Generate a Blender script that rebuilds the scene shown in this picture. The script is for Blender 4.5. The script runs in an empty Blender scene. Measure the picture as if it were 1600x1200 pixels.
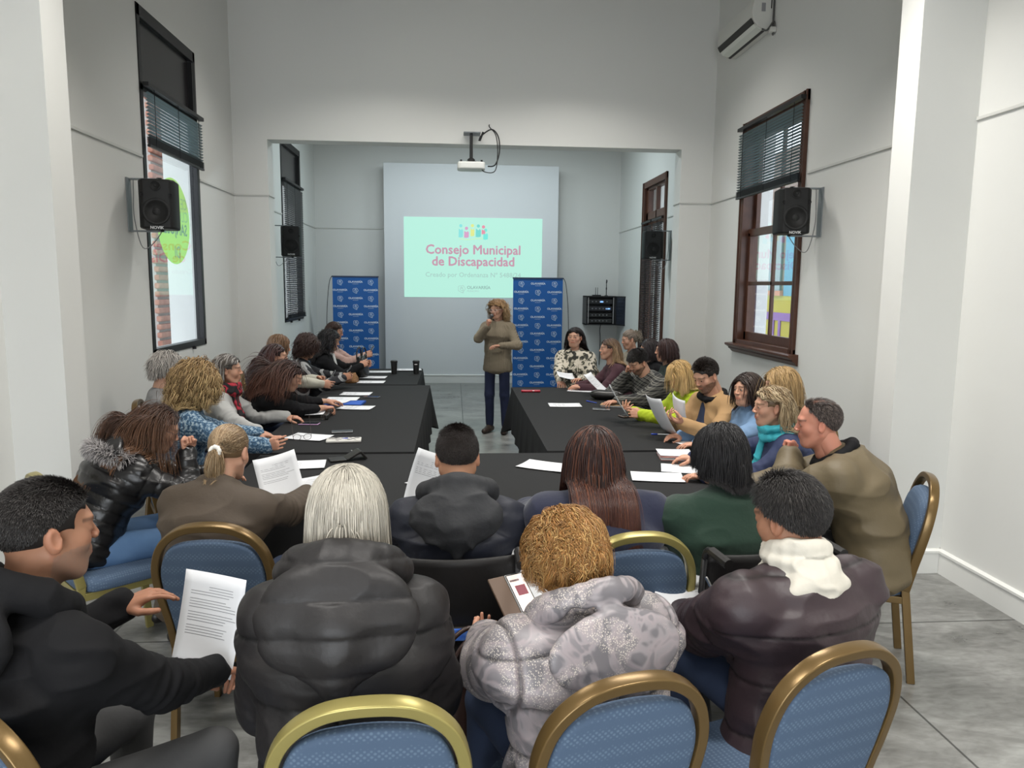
import bpy, bmesh, math, random
import numpy as np
from mathutils import Vector, Matrix, Euler
PI = math.pi
rad = math.radians
C = bpy.context.scene.collection
SC = bpy.context.scene

# ------------------------------------------------------------------ camera
def make_camera():
    pi_, ya, ro = .1311, .0779, .0102
    F = Vector((math.sin(ya)*math.cos(pi_), math.cos(ya)*math.cos(pi_), -math.sin(pi_)))
    R = Vector((math.cos(ya), -math.sin(ya), 0)); U = R.cross(F)
    R2 = R*math.cos(ro)+U*math.sin(ro); U2 = U*math.cos(ro)-R*math.sin(ro)
    cam = bpy.data.cameras.new('camera'); o = bpy.data.objects.new('camera', cam); C.objects.link(o)
    m = Matrix.Identity(4)
    for i in range(3):
        m[i][0] = R2[i]; m[i][1] = U2[i]; m[i][2] = -F[i]
    m.translation = (0, 0, 1.85)
    o.matrix_world = m
    cam.sensor_width = 36; cam.lens = 1166.2/1600*36; cam.clip_start = .05
    SC.camera = o
make_camera()

# ------------------------------------------------------------------ light
SC.view_settings.view_transform = 'Standard'
SC.view_settings.look = 'None'
SC.view_settings.gamma = 1
SC.view_settings.use_curve_mapping = False
SC.view_settings.exposure = 0.0
SC.cycles.max_bounces = 8
SC.cycles.use_denoising = True
wd = bpy.data.worlds.new('overcast_sky'); SC.world = wd; wd.use_nodes = True
wd.node_tree.nodes['Background'].inputs[0].default_value = (.80, .90, 1.0, 1)
wd.node_tree.nodes['Background'].inputs[1].default_value = 3.6

def area(name, loc, rot, sx, sy, power, col=(1, .97, .92), spread=PI):
    l = bpy.data.lights.new(name, 'AREA'); l.shape = 'RECTANGLE'; l.size = sx; l.size_y = sy
    l.energy = power; l.color = col; l.spread = spread
    o = bpy.data.objects.new(name, l); C.objects.link(o); o.location = loc; o.rotation_euler = rot
    return o
# the hall's ceiling luminaires (their housings are built with the room)
LAMPS = [(-1.15, 1.3, 4.3, 40), (1.75, 1.3, 4.3, 58), (-1.15, 4.4, 4.3, 34), (1.6, 4.4, 4.3, 66), (-.7, 7.7, 5.0, 36), (1.3, 7.7, 5.0, 42),
         (-1.15, -2.0, 4.3, 46), (1.75, -2.0, 4.3, 46)]
for i, (x, y, z, p) in enumerate(LAMPS):
    area('ceiling_lamp_light', (x, y, z-.06), (0, 0, 0), 1.3, .3, p, spread=rad(125))
LAMPS_BACK = [(-.5, 12.0, 4.75, 48), (1.2, 12.0, 4.75, 54)]
for i, (x, y, z, p) in enumerate(LAMPS_BACK):
    area('ceiling_lamp_light', (x, y, z-.06), (0, 0, 0), 1.2, .3, p, (.82, .95, 1.0))

# area lamp added as inferred daylight from behind the camera, at unseen doors
area('door_daylight', (-.9, -3.52, 1.6), (rad(83), 0, 0), 3.2, 2.9, 135, (.97, .99, 1.0), rad(165))

# ------------------------------------------------------------------ materials
MATS = {}
def mat(name, col, rough=.6, metal=0, emit=None, es=1, bump=None, spec=.5, var=None, coat=0, sheen=0, trans=0, alpha=1, ior=1.45):
    """bump=(scale,strength[,distance]); var=(scale,amount,second colour)"""
    if name in MATS: return MATS[name]
    m = bpy.data.materials.new(name); m.use_nodes = True; nt = m.node_tree; b = nt.nodes['Principled BSDF']
    b.inputs['Base Color'].default_value = (*col, 1); b.inputs['Roughness'].default_value = rough
    b.inputs['Metallic'].default_value = metal; b.inputs['Specular IOR Level'].default_value = spec
    b.inputs['IOR'].default_value = ior
    if coat: b.inputs['Coat Weight'].default_value = coat
    if sheen: b.inputs['Sheen Weight'].default_value = sheen
    if trans: b.inputs['Transmission Weight'].default_value = trans
    if alpha < 1: b.inputs['Alpha'].default_value = alpha
    if emit: b.inputs['Emission Color'].default_value = (*emit, 1); b.inputs['Emission Strength'].default_value = es
    if var or bump:
        tc = nt.nodes.new('ShaderNodeTexCoord')
    if var:
        n = nt.nodes.new('ShaderNodeTexNoise'); n.inputs['Scale'].default_value = var[0]; n.inputs['Detail'].default_value = 6
        nt.links.new(tc.outputs['Object'], n.inputs['Vector'])
        mx = nt.nodes.new('ShaderNodeMix'); mx.data_type = 'RGBA'
        mx.inputs[6].default_value = (*col, 1); mx.inputs[7].default_value = (*var[2], 1)
        mr = nt.nodes.new('ShaderNodeMapRange'); mr.inputs[1].default_value = .35; mr.inputs[2].default_value = .65
        mr.inputs[4].default_value = var[1]
        nt.links.new(n.outputs['Fac'], mr.inputs[0]); nt.links.new(mr.outputs[0], mx.inputs[0])
        nt.links.new(mx.outputs[2], b.inputs['Base Color'])
    if bump:
        n = nt.nodes.new('ShaderNodeTexNoise'); n.inputs['Scale'].default_value = bump[0]; n.inputs['Detail'].default_value = 4
        nt.links.new(tc.outputs['Object'], n.inputs['Vector'])
        bp = nt.nodes.new('ShaderNodeBump'); bp.inputs['Strength'].default_value = bump[1]
        bp.inputs['Distance'].default_value = bump[2] if len(bump) > 2 else .01
        nt.links.new(n.outputs['Fac'], bp.inputs['Height']); nt.links.new(bp.outputs[0], b.inputs['Normal'])
    MATS[name] = m
    return m

def nodes(m):
    return m.node_tree, m.node_tree.nodes['Principled BSDF']

# ------------------------------------------------------------------ tagging
def tag(o, label=None, cat=None, group=None, kind=None):
    if label: o['label'] = label
    if cat: o['category'] = cat
    if group: o['group'] = group
    if kind: o['kind'] = kind
    return o
def empty(name, loc=(0, 0, 0), rz=0, label=None, cat=None, group=None, kind=None):
    o = bpy.data.objects.new(name, None); C.objects.link(o); o.location = loc; o.rotation_euler = (0, 0, rz)
    o.empty_display_size = .1
    return tag(o, label, cat, group, kind)
def copy_tree(o, parent=None):
    c = o.copy(); C.objects.link(c)
    if parent: c.parent = parent
    for ch in KIDS.get(o.name, []): copy_tree(ch, c)
    return c
KIDS = {}
def link(o, parent=None):
    C.objects.link(o)
    if parent:
        o.parent = parent; KIDS.setdefault(parent.name, []).append(o)
    return o

# ------------------------------------------------------------------ mesh builder
class MB:
    def __init__(s): s.v = []; s.f = []; s.n = 0; s.mi = []; s.cur = 0
    def add(s, V, F):
        V = np.asarray(V, float).reshape(-1, 3)
        s.v.append(V); s.f += [tuple(i+s.n for i in f) for f in F]; s.mi += [s.cur]*len(F); s.n += len(V)
        return s
    def box(s, a, b, M=None):
        x0, y0, z0 = a; x1, y1, z1 = b
        V = np.array([(x0,y0,z0),(x1,y0,z0),(x1,y1,z0),(x0,y1,z0),(x0,y0,z1),(x1,y0,z1),(x1,y1,z1),(x0,y1,z1)], float)
        if M is not None: V = tf(V, M)
        return s.add(V, [(0,3,2,1),(4,5,6,7),(0,1,5,4),(1,2,6,5),(2,3,7,6),(3,0,4,7)])
    def cbox(s, c, d, M=None):
        c = np.array(c); d = np.array(d)/2
        return s.box(c-d, c+d, M)
    def tube(s, P, r, n=8, cap=True, sec=None, up=None, closed=False):
        """P path; r radius or list; sec: list of 2D section points (unit) scaled by r"""
        P = np.asarray(P, float); N = len(P); r = np.broadcast_to(np.asarray(r, float), (N,)) if np.ndim(r) < 2 else np.asarray(r)
        if sec is None: sec = [(math.cos(2*PI*i/n), math.sin(2*PI*i/n)) for i in range(n)]
        sec = np.array(sec, float); n = len(sec)
        T = np.gradient(P, axis=0) if not closed else (np.roll(P, -1, 0)-np.roll(P, 1, 0))
        T /= np.linalg.norm(T, axis=1)[:, None]+1e-12
        u = np.array(up if up is not None else ((0, 0, 1) if abs(T[0][2]) < .9 else (1, 0, 0)), float)
        V = []
        for i in range(N):
            if up is not None: u = np.array(up, float)
            a = u-T[i]*(u@T[i]); a /= np.linalg.norm(a)+1e-12; b = np.cross(T[i], a)
            if up is None: u = a
            V.append(P[i]+r[i]*(sec[:, :1]*b+sec[:, 1:]*a))
        V = np.concatenate(V); F = []
        for i in range(N if closed else N-1):
            j = (i+1) % N
            for k in range(n):
                F.append((i*n+k, i*n+(k+1) % n, j*n+(k+1) % n, j*n+k))
        if cap and not closed: F += [tuple(range(n))[::-1], tuple((N-1)*n+k for k in range(n))]
        return s.add(V, F)
    def lathe(s, prof, n=24, c=(0, 0, 0), M=None):
        V = []; F = []
        for r, z in prof:
            for k in range(n): V.append((r*math.cos(2*PI*k/n), r*math.sin(2*PI*k/n), z))
        for i in range(len(prof)-1):
            for k in range(n): F.append((i*n+k, i*n+(k+1) % n, (i+1)*n+(k+1) % n, (i+1)*n+k))
        F += [tuple(range(n))[::-1], tuple((len(prof)-1)*n+k for k in range(n))]
        V = np.array(V)
        if M is not None: V = tf(V, M)
        return s.add(V+np.array(c), F)
    def prism(s, poly, z0, z1, M=None):
        """2D polygon extruded along z"""
        n = len(poly); V = [(x, y, z0) for x, y in poly]+[(x, y, z1) for x, y in poly]
        F = [tuple(range(n))[::-1], tuple(range(n, 2*n))]+[(i, (i+1) % n, n+(i+1) % n, n+i) for i in range(n)]
        V = np.array(V, float)
        if M is not None: V = tf(V, M)
        return s.add(V, F)
    def build(s, name, m, parent=None, smooth=False, bevel=0, loc=None, rot=None, seg=2):
        me = bpy.data.meshes.new(name)
        V = np.concatenate(s.v) if s.v else np.zeros((0, 3))
        me.from_pydata(V.tolist(), [], s.f)
        ms = m if isinstance(m, (list, tuple)) else [m]
        for q in ms: me.materials.append(q)
        if len(ms) > 1: me.polygons.foreach_set('material_index', s.mi)
        if smooth: me.polygons.foreach_set('use_smooth', [True]*len(me.polygons))
        me.update()
        o = bpy.data.objects.new(name, me); link(o, parent)
        if loc is not None: o.location = loc
        if rot is not None: o.rotation_euler = rot
        if bevel:
            b = o.modifiers.new('bevel', 'BEVEL'); b.width = bevel; b.segments = seg; b.limit_method = 'ANGLE'; b.angle_limit = rad(35)
            b.harden_normals = False
            me.polygons.foreach_set('use_smooth', [True]*len(me.polygons))
            w = o.modifiers.new('wn', 'WEIGHTED_NORMAL'); w.keep_sharp = True
        return o
def tf(V, M):
    M = np.array(M); return V@M[:3, :3].T+M[:3, 3]
def TR(loc=(0, 0, 0), rot=(0, 0, 0)):
    return Matrix.Translation(loc)@Euler(rot).to_matrix().to_4x4()
def catmull(P, k=6, closed=False):
    P = np.asarray(P, float); N = len(P); out = []
    rng = range(N) if closed else range(N-1)
    for i in rng:
        if closed: p0, p1, p2, p3 = P[(i-1) % N], P[i], P[(i+1) % N], P[(i+2) % N]
        else: p0, p1, p2, p3 = P[max(i-1, 0)], P[i], P[i+1], P[min(i+2, N-1)]
        for j in range(k):
            t = j/k
            out.append(.5*((2*p1)+(-p0+p2)*t+(2*p0-5*p1+4*p2-p3)*t*t+(-p0+3*p1-3*p2+p3)*t**3))
    if not closed: out.append(P[-1])
    return np.array(out)
def box_obj(name, a, b, m, parent=None, bevel=0): return MB().box(a, b).build(name, m, parent, bevel=bevel)

_tc = {}
def text_geo(s, size=1, bold=0, align='CENTER'):
    k = (s, size, bold, align)
    if k in _tc: return _tc[k]
    c = bpy.data.curves.new('t', 'FONT'); c.body = s; c.size = size; c.align_x = align; c.offset = bold; c.resolution_u = 2; c.fill_mode = 'BOTH'
    o = bpy.data.objects.new('t', c); C.objects.link(o)
    dg = bpy.context.evaluated_depsgraph_get(); me = o.evaluated_get(dg).to_mesh()
    V = np.array([v.co[:] for v in me.vertices]).reshape(-1, 3); F = [tuple(p.vertices) for p in me.polygons]
    o.evaluated_get(dg).to_mesh_clear(); bpy.data.objects.remove(o); bpy.data.curves.remove(c)
    _tc[k] = (V, F); return V, F
def text_into(mb, s, size, M, bold=0, align='CENTER'):
    """bold: extra stroke width, made of slightly shifted copies of the glyphs"""
    V, F = text_geo(s, size, 0, align)
    if not len(V): return
    for i, (a, b_) in enumerate([(0, 0)] if bold <= 0 else [(1, 0), (-1, 0), (0, 1), (0, -1)]): mb.add(tf(V+np.array([a*bold, b_*bold, i*.00004]), M), F)
def stroke(mb, P, w, M, th=.0008):
    """flat stroke of width w along 2D polyline"""
    P = np.array(P, float); T = np.gradient(P, axis=0); T /= np.linalg.norm(T, axis=1)[:, None]+1e-9
    Nn = np.stack([-T[:, 1], T[:, 0]], 1)*w/2; L = P+Nn; R = P-Nn; n = len(P)
    V = np.concatenate([np.c_[L, np.zeros(n)], np.c_[R, np.zeros(n)]])
    mb.add(tf(V, M), [(i, n+i, n+i+1, i+1) for i in range(n-1)])
def face_M(loc, facing='-y', tilt=0):
    """matrix mapping text XY plane (x right, y up) onto a wall facing the given way, as read by a viewer in front"""
    X = {'-y': (1, 0, 0), '+x': (0, 1, 0), '-x': (0, -1, 0), '+y': (-1, 0, 0)}[facing]
    M = Matrix.Identity(4); Z = Vector(X).cross(Vector((0, 0, 1)))
    for i in range(3): M[i][0] = X[i]; M[i][1] = (0, 0, 1)[i]; M[i][2] = Z[i]
    M.translation = loc
    return M
# ------------------------------------------------------------------ room shell
XL, XR, Y0, Y1, Y2, ZC = -2.6, 3.19, -3.6, 9.29, 14.5, 6.0
wall_m = mat('wall_paint', (.70, .70, .67), .75, bump=(9, .12, .01), var=(.6, .35, (.66, .665, .65)))
trim_m = mat('white_trim', (.74, .74, .71), .45)
def wall_with_holes(name, x0, x1, y0, y1, holes):
    mb = MB(); ys = sorted(holes, key=lambda h: h[0]); y = y0
    for (a, b, z0, z1) in ys:
        mb.box((x0, y, 0), (x1, a, ZC)); mb.box((x0, a, 0), (x1, b, z0)); mb.box((x0, a, z1), (x1, b, ZC)); y = b
    mb.box((x0, y, 0), (x1, y1, ZC))
    o = mb.build(name, wall_m); tag(o, kind='structure'); return o
WL1, WL2 = (6.66, 8.05, 1.21, 4.12), (11.75, 13.18, 1.25, 4.05)
WR1, WR2 = (6.76, 8.27, 1.22, 3.63), (11.25, 12.66, .3, 3.57)
wall_with_holes('wall_left', XL-.35, XL, Y0, Y2, [WL1, WL2])
wall_with_holes('wall_right', XR, XR+.35, Y0, Y2, [WR1, WR2])
tag(box_obj('wall_back', (XL-.35, Y2, 0), (XR+.35, Y2+.3, ZC), wall_m), kind='structure')
mb = MB(); mb.box((XL-.35, Y0-.3, 0), (-2.55, Y0, ZC)); mb.box((.75, Y0-.3, 0), (XR+.35, Y0, ZC)); mb.box((-2.55, Y0-.3, 3.1), (.75, Y0, ZC))
tag(mb.build('wall_rear', wall_m), kind='structure')
e = empty('door_1', (-.9, Y0-.2, 0), 0, kind='structure'); gf = mat('door_frame_grey', (.25, .25, .25), .4)  # unseen doors, put in to carry the daylight from behind
mb = MB()
for x in (-1.65, -.84, -.03, .78, 1.59): mb.box((x, -.03, 0), (x+.06, .03, 3.1))
mb.box((-1.65, -.03, 0), (1.65, .03, .1)); mb.box((-1.65, -.03, 3.02), (1.65, .03, 3.1)); mb.box((-1.65, -.03, 2.2), (1.65, .03, 2.27)); mb.build('door_frame', gf, e)
mb = MB(); mb.box((XL, Y1, 0), (-2.2, Y1+.26, ZC)); mb.box((2.79, Y1, 0), (XR, Y1+.26, ZC)); mb.box((-2.2, Y1, 3.53), (2.79, Y1+.26, ZC))
tag(mb.build('wall_partition', wall_m), kind='structure')
mb = MB(); mb.box((XL, 4.54, 0), (-2.28, 4.8, ZC)); tag(mb.build('trim_1', wall_m), kind='structure')
mb = MB(); mb.box((2.79, 4.5, 0), (XR, 4.73, ZC)); tag(mb.build('trim_2', wall_m), kind='structure')
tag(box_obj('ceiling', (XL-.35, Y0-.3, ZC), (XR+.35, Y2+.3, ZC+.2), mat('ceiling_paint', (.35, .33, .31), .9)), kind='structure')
# raised projection panel on the back wall
tag(box_obj('wall_panel', (-1.29, 14.14, 0), (1.94, Y2, 4.05), mat('panel_paint', (.70, .72, .73), .7, bump=(7, .08, .01)), bevel=.006), kind='structure')

# floor: polished concrete with saw-cut joints
fm = mat('concrete_floor', (.2, .2, .195), .3)
nt, b = nodes(fm)
tc = nt.nodes.new('ShaderNodeTexCoord')
n1 = nt.nodes.new('ShaderNodeTexNoise'); n1.inputs['Scale'].default_value = 1.6; n1.inputs['Detail'].default_value = 9; n1.inputs['Roughness'].default_value = .62; n1.inputs['Distortion'].default_value = 1.2
n2 = nt.nodes.new('ShaderNodeTexNoise'); n2.inputs['Scale'].default_value = 14; n2.inputs['Detail'].default_value = 6; n2.inputs['Distortion'].default_value = .6
mp = nt.nodes.new('ShaderNodeMapping'); mp.inputs['Scale'].default_value = (1, 2.2, 1); mp.inputs['Rotation'].default_value = (0, 0, .5)
nt.links.new(tc.outputs['Object'], mp.inputs[0]); nt.links.new(mp.outputs[0], n1.inputs['Vector']); nt.links.new(mp.outputs[0], n2.inputs['Vector'])
add = nt.nodes.new('ShaderNodeMath'); add.operation = 'MULTIPLY_ADD'; add.inputs[1].default_value = .4
nt.links.new(n2.outputs['Fac'], add.inputs[0]); nt.links.new(n1.outputs['Fac'], add.inputs[2])
cr = nt.nodes.new('ShaderNodeValToRGB'); e = cr.color_ramp.elements
e[0].position = .5; e[0].color = (.115, .115, .108, 1); e[1].position = .95; e[1].color = (.33, .335, .32, 1)
x = cr.color_ramp.elements.new(.7); x.color = (.20, .20, .19, 1)
nt.links.new(add.outputs[0], cr.inputs[0])
br = nt.nodes.new('ShaderNodeTexBrick'); br.offset = 0; br.inputs['Scale'].default_value = 1; br.inputs['Mortar Size'].default_value = .006
br.inputs['Brick Width'].default_value = 1.92; br.inputs['Row Height'].default_value = 1.92
br.inputs['Color1'].default_value = (1, 1, 1, 1); br.inputs['Color2'].default_value = (.93, .93, .93, 1); br.inputs['Mortar'].default_value = (.25, .25, .25, 1)
mp2 = nt.nodes.new('ShaderNodeMapping'); mp2.inputs['Location'].default_value = (-.12+1.92, -9.55+1.92*6, 0)
nt.links.new(tc.outputs['Object'], mp2.inputs[0]); nt.links.new(mp2.outputs[0], br.inputs['Vector'])
mx = nt.nodes.new('ShaderNodeMix'); mx.data_type = 'RGBA'; mx.blend_type = 'MULTIPLY'; mx.inputs[0].default_value = 1
nt.links.new(cr.outputs[0], mx.inputs[6]); nt.links.new(br.outputs['Color'], mx.inputs[7]); nt.links.new(mx.outputs[2], b.inputs['Base Color'])
mr = nt.nodes.new('ShaderNodeMapRange'); mr.inputs[3].default_value = .16; mr.inputs[4].default_value = .5
nt.links.new(n1.outputs['Fac'], mr.inputs[0]); nt.links.new(mr.outputs[0], b.inputs['Roughness'])
bp = nt.nodes.new('ShaderNodeBump'); bp.inputs['Strength'].default_value = .12; bp.inputs['Distance'].default_value = .01
nt.links.new(n2.outputs['Fac'], bp.inputs['Height']); nt.links.new(bp.outputs[0], b.inputs['Normal'])
tag(box_obj('floor', (XL-.3, Y0-.3, -.15), (XR+.3, Y2+.3, 0), fm), kind='structure')

# baseboards with a small cap moulding
def base(name, a, b, nrm):
    """a,b (x,y) ends; nrm into the room"""
    a = np.array(a, float); b = np.array(b, float); n = np.array(nrm, float)
    prof = [(0, 0), (.018, 0), (.018, .135), (.026, .14), (.026, .155), (.008, .165), (0, .165)]
    V = []
    for p in (a, b):
        for d, z in prof: V.append((*(p+n*d), z))
    k = len(prof); F = [tuple(range(k)), tuple(range(k, 2*k))[::-1]]+[(i, k+i, k+(i+1) % k, (i+1) % k) for i in range(k)]
    o = MB().add(V, F).build(name, trim_m); tag(o, kind='structure')
base('baseboard_right', (XR, Y0), (XR, 4.5), (-1, 0)); base('baseboard_right_middle', (XR, 4.73), (XR, Y1), (-1, 0))
base('baseboard_right_back', (XR, Y1+.26), (XR, 11.2), (-1, 0))
base('baseboard_pier_right', (2.79, 4.5), (XR-.0, 4.5), (0, -1))
base('baseboard_left', (XL, Y0), (XL, 4.54), (1, 0)); base('baseboard_left_middle', (XL, 4.8), (XL, Y1), (1, 0))
base('baseboard_left_back', (XL, Y1+.26), (XL, Y2), (1, 0)); base('baseboard_pier_left', (XL, 4.54), (-2.28, 4.54), (0, -1))
base('baseboard_back', (XL, Y2), (-1.29, Y2), (0, -1)); base('baseboard_back_right', (1.94, Y2), (XR, Y2), (0, -1))
base('baseboard_panel', (-1.29, 14.14), (1.94, 14.14), (0, -1))
base('baseboard_partition_left', (XL, Y1), (-2.2, Y1), (0, -1)); base('baseboard_partition_right', (2.79, Y1), (XR, Y1), (0, -1))

# picture rail / cable trunking line at 2.89 m
rail_m = mat('rail_paint', (.60, .60, .57), .5)
k = 1
def rail(a, b):
    global k
    a = np.array(a, float); b = np.array(b, float)
    o = MB().box(np.minimum(a, b), np.maximum(a, b)).build('trim_%d' % (k+2), rail_m, bevel=.004); k += 1; tag(o, kind='structure')
zr = 2.888
for (ya, yb) in ((Y0, 4.54), (4.8, WL1[0]-.02), (WL1[1]+.02, Y1)): rail((XL, ya, zr-.012), (XL+.014, yb, zr+.012))
for (ya, yb) in ((Y1+.26, WL2[0]-.02), (WL2[1]+.02, Y2)): rail((XL, ya, zr-.012), (XL+.014, yb, zr+.012))
for (ya, yb) in ((Y0, 4.5), (4.73, WR1[0]-.05), (WR1[1]+.05, Y1)): rail((XR-.014, ya, zr-.012), (XR, yb, zr+.012))
for (ya, yb) in ((Y1+.26, WR2[0]-.05), (WR2[1]+.05, Y2)): rail((XR-.014, ya, zr-.012), (XR, yb, zr+.012))
rail((XL, Y1-.014, zr-.01), (-2.2, Y1, zr+.01)); rail((2.79, Y1-.014, zr-.01), (XR, Y1, zr+.01))
rail((-2.2, Y1, zr-.01), (-2.188, Y1+.26, zr+.01)); rail((2.778, Y1, zr-.01), (2.79, Y1+.26, zr+.01))
rail((XL, Y2-.014, zr-.012), (-1.29, Y2, zr+.012))
rail((-1.302, 14.14, zr-.012), (-1.29, Y2, zr+.012))

# ceiling luminaires: suspended channel with lit diffuser, above the picture
lamp_m = mat('lamp_housing', (.8, .8, .8), .4); lit_m = mat('lit_diffuser', (1, 1, 1), .5, emit=(1, .97, .92), es=2)
ld = None
for (x, y, z, p) in LAMPS+LAMPS_BACK:
    if ld is None:
        ld = empty('ceiling_lamp', (x, y, z), 0, 'suspended white ceiling luminaire with lit diffuser', 'ceiling lamp', 'ceiling luminaires over the hall')
        MB().box((-.68, -.17, 0), (.68, .17, .07)).build('housing', lamp_m, ld, bevel=.01)
        MB().box((-.65, -.15, -.012), (.65, .15, -.002)).build('diffuser', lit_m, ld)
        for s in (-.5, .5): MB().tube([(s, 0, .07), (s, 0, ZC-z)], .006, 6).build('suspension_rod', lamp_m, ld)
        continue
    c = copy_tree(ld); c.location = (x, y, z)

# ------------------------------------------------------------------ windows
black_m = mat('black_steel', (.012, .012, .013), .45); wood_m = mat('window_wood', (.085, .033, .018), .38, bump=(30, .2, .004), var=(9, .6, (.05, .018, .01)))
glass_m = mat('window_glass', (1, 1, 1), .0)
nt, b = nodes(glass_m)
tr = nt.nodes.new('ShaderNodeBsdfTransparent'); gl = nt.nodes.new('ShaderNodeBsdfGlossy'); gl.inputs['Roughness'].default_value = .0
fr = nt.nodes.new('ShaderNodeFresnel'); fr.inputs[0].default_value = 1.5; mm = nt.nodes.new('ShaderNodeMath'); mm.operation = 'MULTIPLY'; mm.inputs[1].default_value = 1.8; mm.use_clamp = True
ms = nt.nodes.new('ShaderNodeMixShader'); ge = nt.nodes.new('ShaderNodeNewGeometry'); inv = nt.nodes.new('ShaderNodeMath'); inv.operation = 'SUBTRACT'; inv.inputs[0].default_value = 1
m3 = nt.nodes.new('ShaderNodeMath'); m3.operation = 'MULTIPLY'; nt.links.new(ge.outputs['Backfacing'], inv.inputs[1])
nt.links.new(fr.outputs[0], mm.inputs[0]); nt.links.new(mm.outputs[0], m3.inputs[0]); nt.links.new(inv.outputs[0], m3.inputs[1]); nt.links.new(m3.outputs[0], ms.inputs[0]); nt.links.new(tr.outputs[0], ms.inputs[1]); nt.links.new(gl.outputs[0], ms.inputs[2])
nt.links.new(ms.outputs[0], nt.nodes['Material Output'].inputs[0])
slat_m = mat('blind_slat', (.17, .23, .24), .4, metal=.0); dkslat_m = mat('dark_blind_slat', (.06, .062, .065), .4)
darkglass_m = mat('dark_transom_panel', (.02, .018, .02), .25)

def blind(side, X, W, z0, z1, m, label, ang=40, pile=True, n=None):
    """venetian blind: s=+1 for left wall (room is +x of X)"""
    y0, y1 = W
    e = empty('venetian_blind', (X, (y0+y1)/2, z0), 0, label, 'blind'); hw = (y1-y0)/2; h = z1-z0
    MB().box((-.025, -hw, h-.035), (.025, hw, h)).build('head_rail', black_m, e, bevel=.003)
    mb = MB(); k = int((h-.1)/.030) if n is None else n; a = -rad(ang)*side
    for i in range(k):
        z = .085+i*(h-.14)/k
        M = TR((0, 0, z), (0, a, 0)); mb.box((-.0125, -hw+.01, -.0007), (.0125, hw-.01, .0007), M)
    mb.build('slats', m, e)
    mb = MB()
    if pile:
        for i in range(9): mb.box((-.014, -hw+.01, .012+i*.0068), (.014, hw-.01, .0145+i*.0068))
        mb.build('gathered_slats', black_m, e)
    MB().box((-.014, -hw+.01, -.012), (.014, hw-.01, .008)).build('bottom_rail', black_m, e, bevel=.002)
    for t in (-.8, 0, .8): MB().tube([(side*.016, t*hw, 0), (side*.016, t*hw, h-.03)], .003, 5).build('ladder_cord', black_m, e)
    return e

def steel_window(n, W, blind_to=None):
    y0, y1, z0, z1 = W; X = XL-.02
    e = empty('window_%d' % n, (X, (y0+y1)/2, z0), 0, kind='structure'); hw = (y1-y0)/2; h = z1-z0; zt = h-.66
    mb = MB(); f = .06
    mb.box((-.05, -hw, 0), (.03, -hw+f, h)); mb.box((-.05, hw-f, 0), (.03, hw, h)); mb.box((-.05, -hw, 0), (.03, hw, f)); mb.box((-.05, -hw, h-f-.04), (.03, hw, h)); mb.box((-.05, -hw, zt-.03), (.03, hw, zt+.03))
    mb.build('window_frame', black_m, e, bevel=.004)
    MB().box((-.02, -hw+f, zt+.03), (-.01, hw-f-.05, h-f-.04)).build('transom_panel', darkglass_m, e)
    MB().box((-.03, hw-f-.055, zt+.05), (.035, hw-f-.03, h-f-.06)).build('transom_sash', black_m, e)
    MB().box((-.022, -hw+f, f), (-.018, hw-f, zt-.03)).build('pane', glass_m, e)
    mb = MB()
    for t in (-.3, .3): mb.box((.02, t-.015, -.02), (.05, t+.015, .012))
    mb.build('hinge', black_m, e)
    return e
w1 = steel_window(1, WL1); w2 = steel_window(2, WL2)
blind(1, XL+.045, (WL1[0]+.02, WL1[1]+.02), 2.99, 3.5, slat_m, 'half raised grey green venetian blind on the black window nearest on the left wall', ang=30)
blind(1, XL+.035, (WL2[0]+.05, WL2[1]+.02), 1.3, 3.44, dkslat_m, 'fully lowered dark venetian blind on the left window past the opening', ang=48)

def wood_window(n, W, blind_full=False):
    y0, y1, z0, z1 = W; X = XR+.02
    e = empty('window_%d' % n, (X, (y0+y1)/2, z0), 0, kind='structure'); hw = (y1-y0)/2; h = z1-z0
    mb = MB(); f = .1
    for s in (-1, 1):
        mb.box((-.045, s*hw-.0 if s < 0 else hw-f, 0), (.16, -hw+f if s < 0 else hw, h))
        mb.box((-.055, s*(hw-.012)-.012, 0), (-.04, s*(hw-.012)+.012, h))
        mb.box((-.05, s*(hw-.07)-.008, 0), (-.04, s*(hw-.07)+.008, h))
    mb.box((-.045, -hw, h-f), (.16, hw, h)); mb.box((-.045, -hw, 0), (.16, hw, .06))
    mb.build('window_frame', wood_m, e, bevel=.004)
    return e, hw, h
e, hw, h = wood_window(3, WR1)
mb = MB(); zm = 1.23; f = .1  # meeting rail height
mb.box((.03, -hw+f, zm-.04), (.075, hw-f, zm+.04))
mb.box((.03, -hw+f, .06), (.075, hw-f, .15))
for s in (-1, 1): mb.box((.03, s*(hw-f-.03)-.03, .06), (.075, s*(hw-f-.03)+.03, zm))
mb.box((.035, -.02, .15), (.07, .02, zm-.04)); mb.box((.035, -hw+f, .66), (.07, hw-f, .70))
mb.build('lower_sash', wood_m, e, bevel=.004)
mb = MB(); mb.box((.085, -hw+f, h-.18), (.125, hw-f, h-f)); mb.box((.085, -.02, zm), (.12, .02, h-f))
for s in (-1, 1): mb.box((.085, s*(hw-f-.03)-.03, zm-.03), (.125, s*(hw-f-.03)+.03, h-f))
mb.box((.085, -hw+f, zm-.03), (.125, hw-f, zm+.03)); mb.build('upper_sash', wood_m, e, bevel=.004)
MB().box((.05, -hw+f+.05, .14), (.054, hw-f-.05, zm-.03)).build('pane', glass_m, e)
MB().box((.102, -hw+f+.05, zm+.03), (.106, hw-f-.05, h-.17)).build('pane', glass_m, e)
mb = MB()
for p in ((-.02, .0), ): pass
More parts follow.
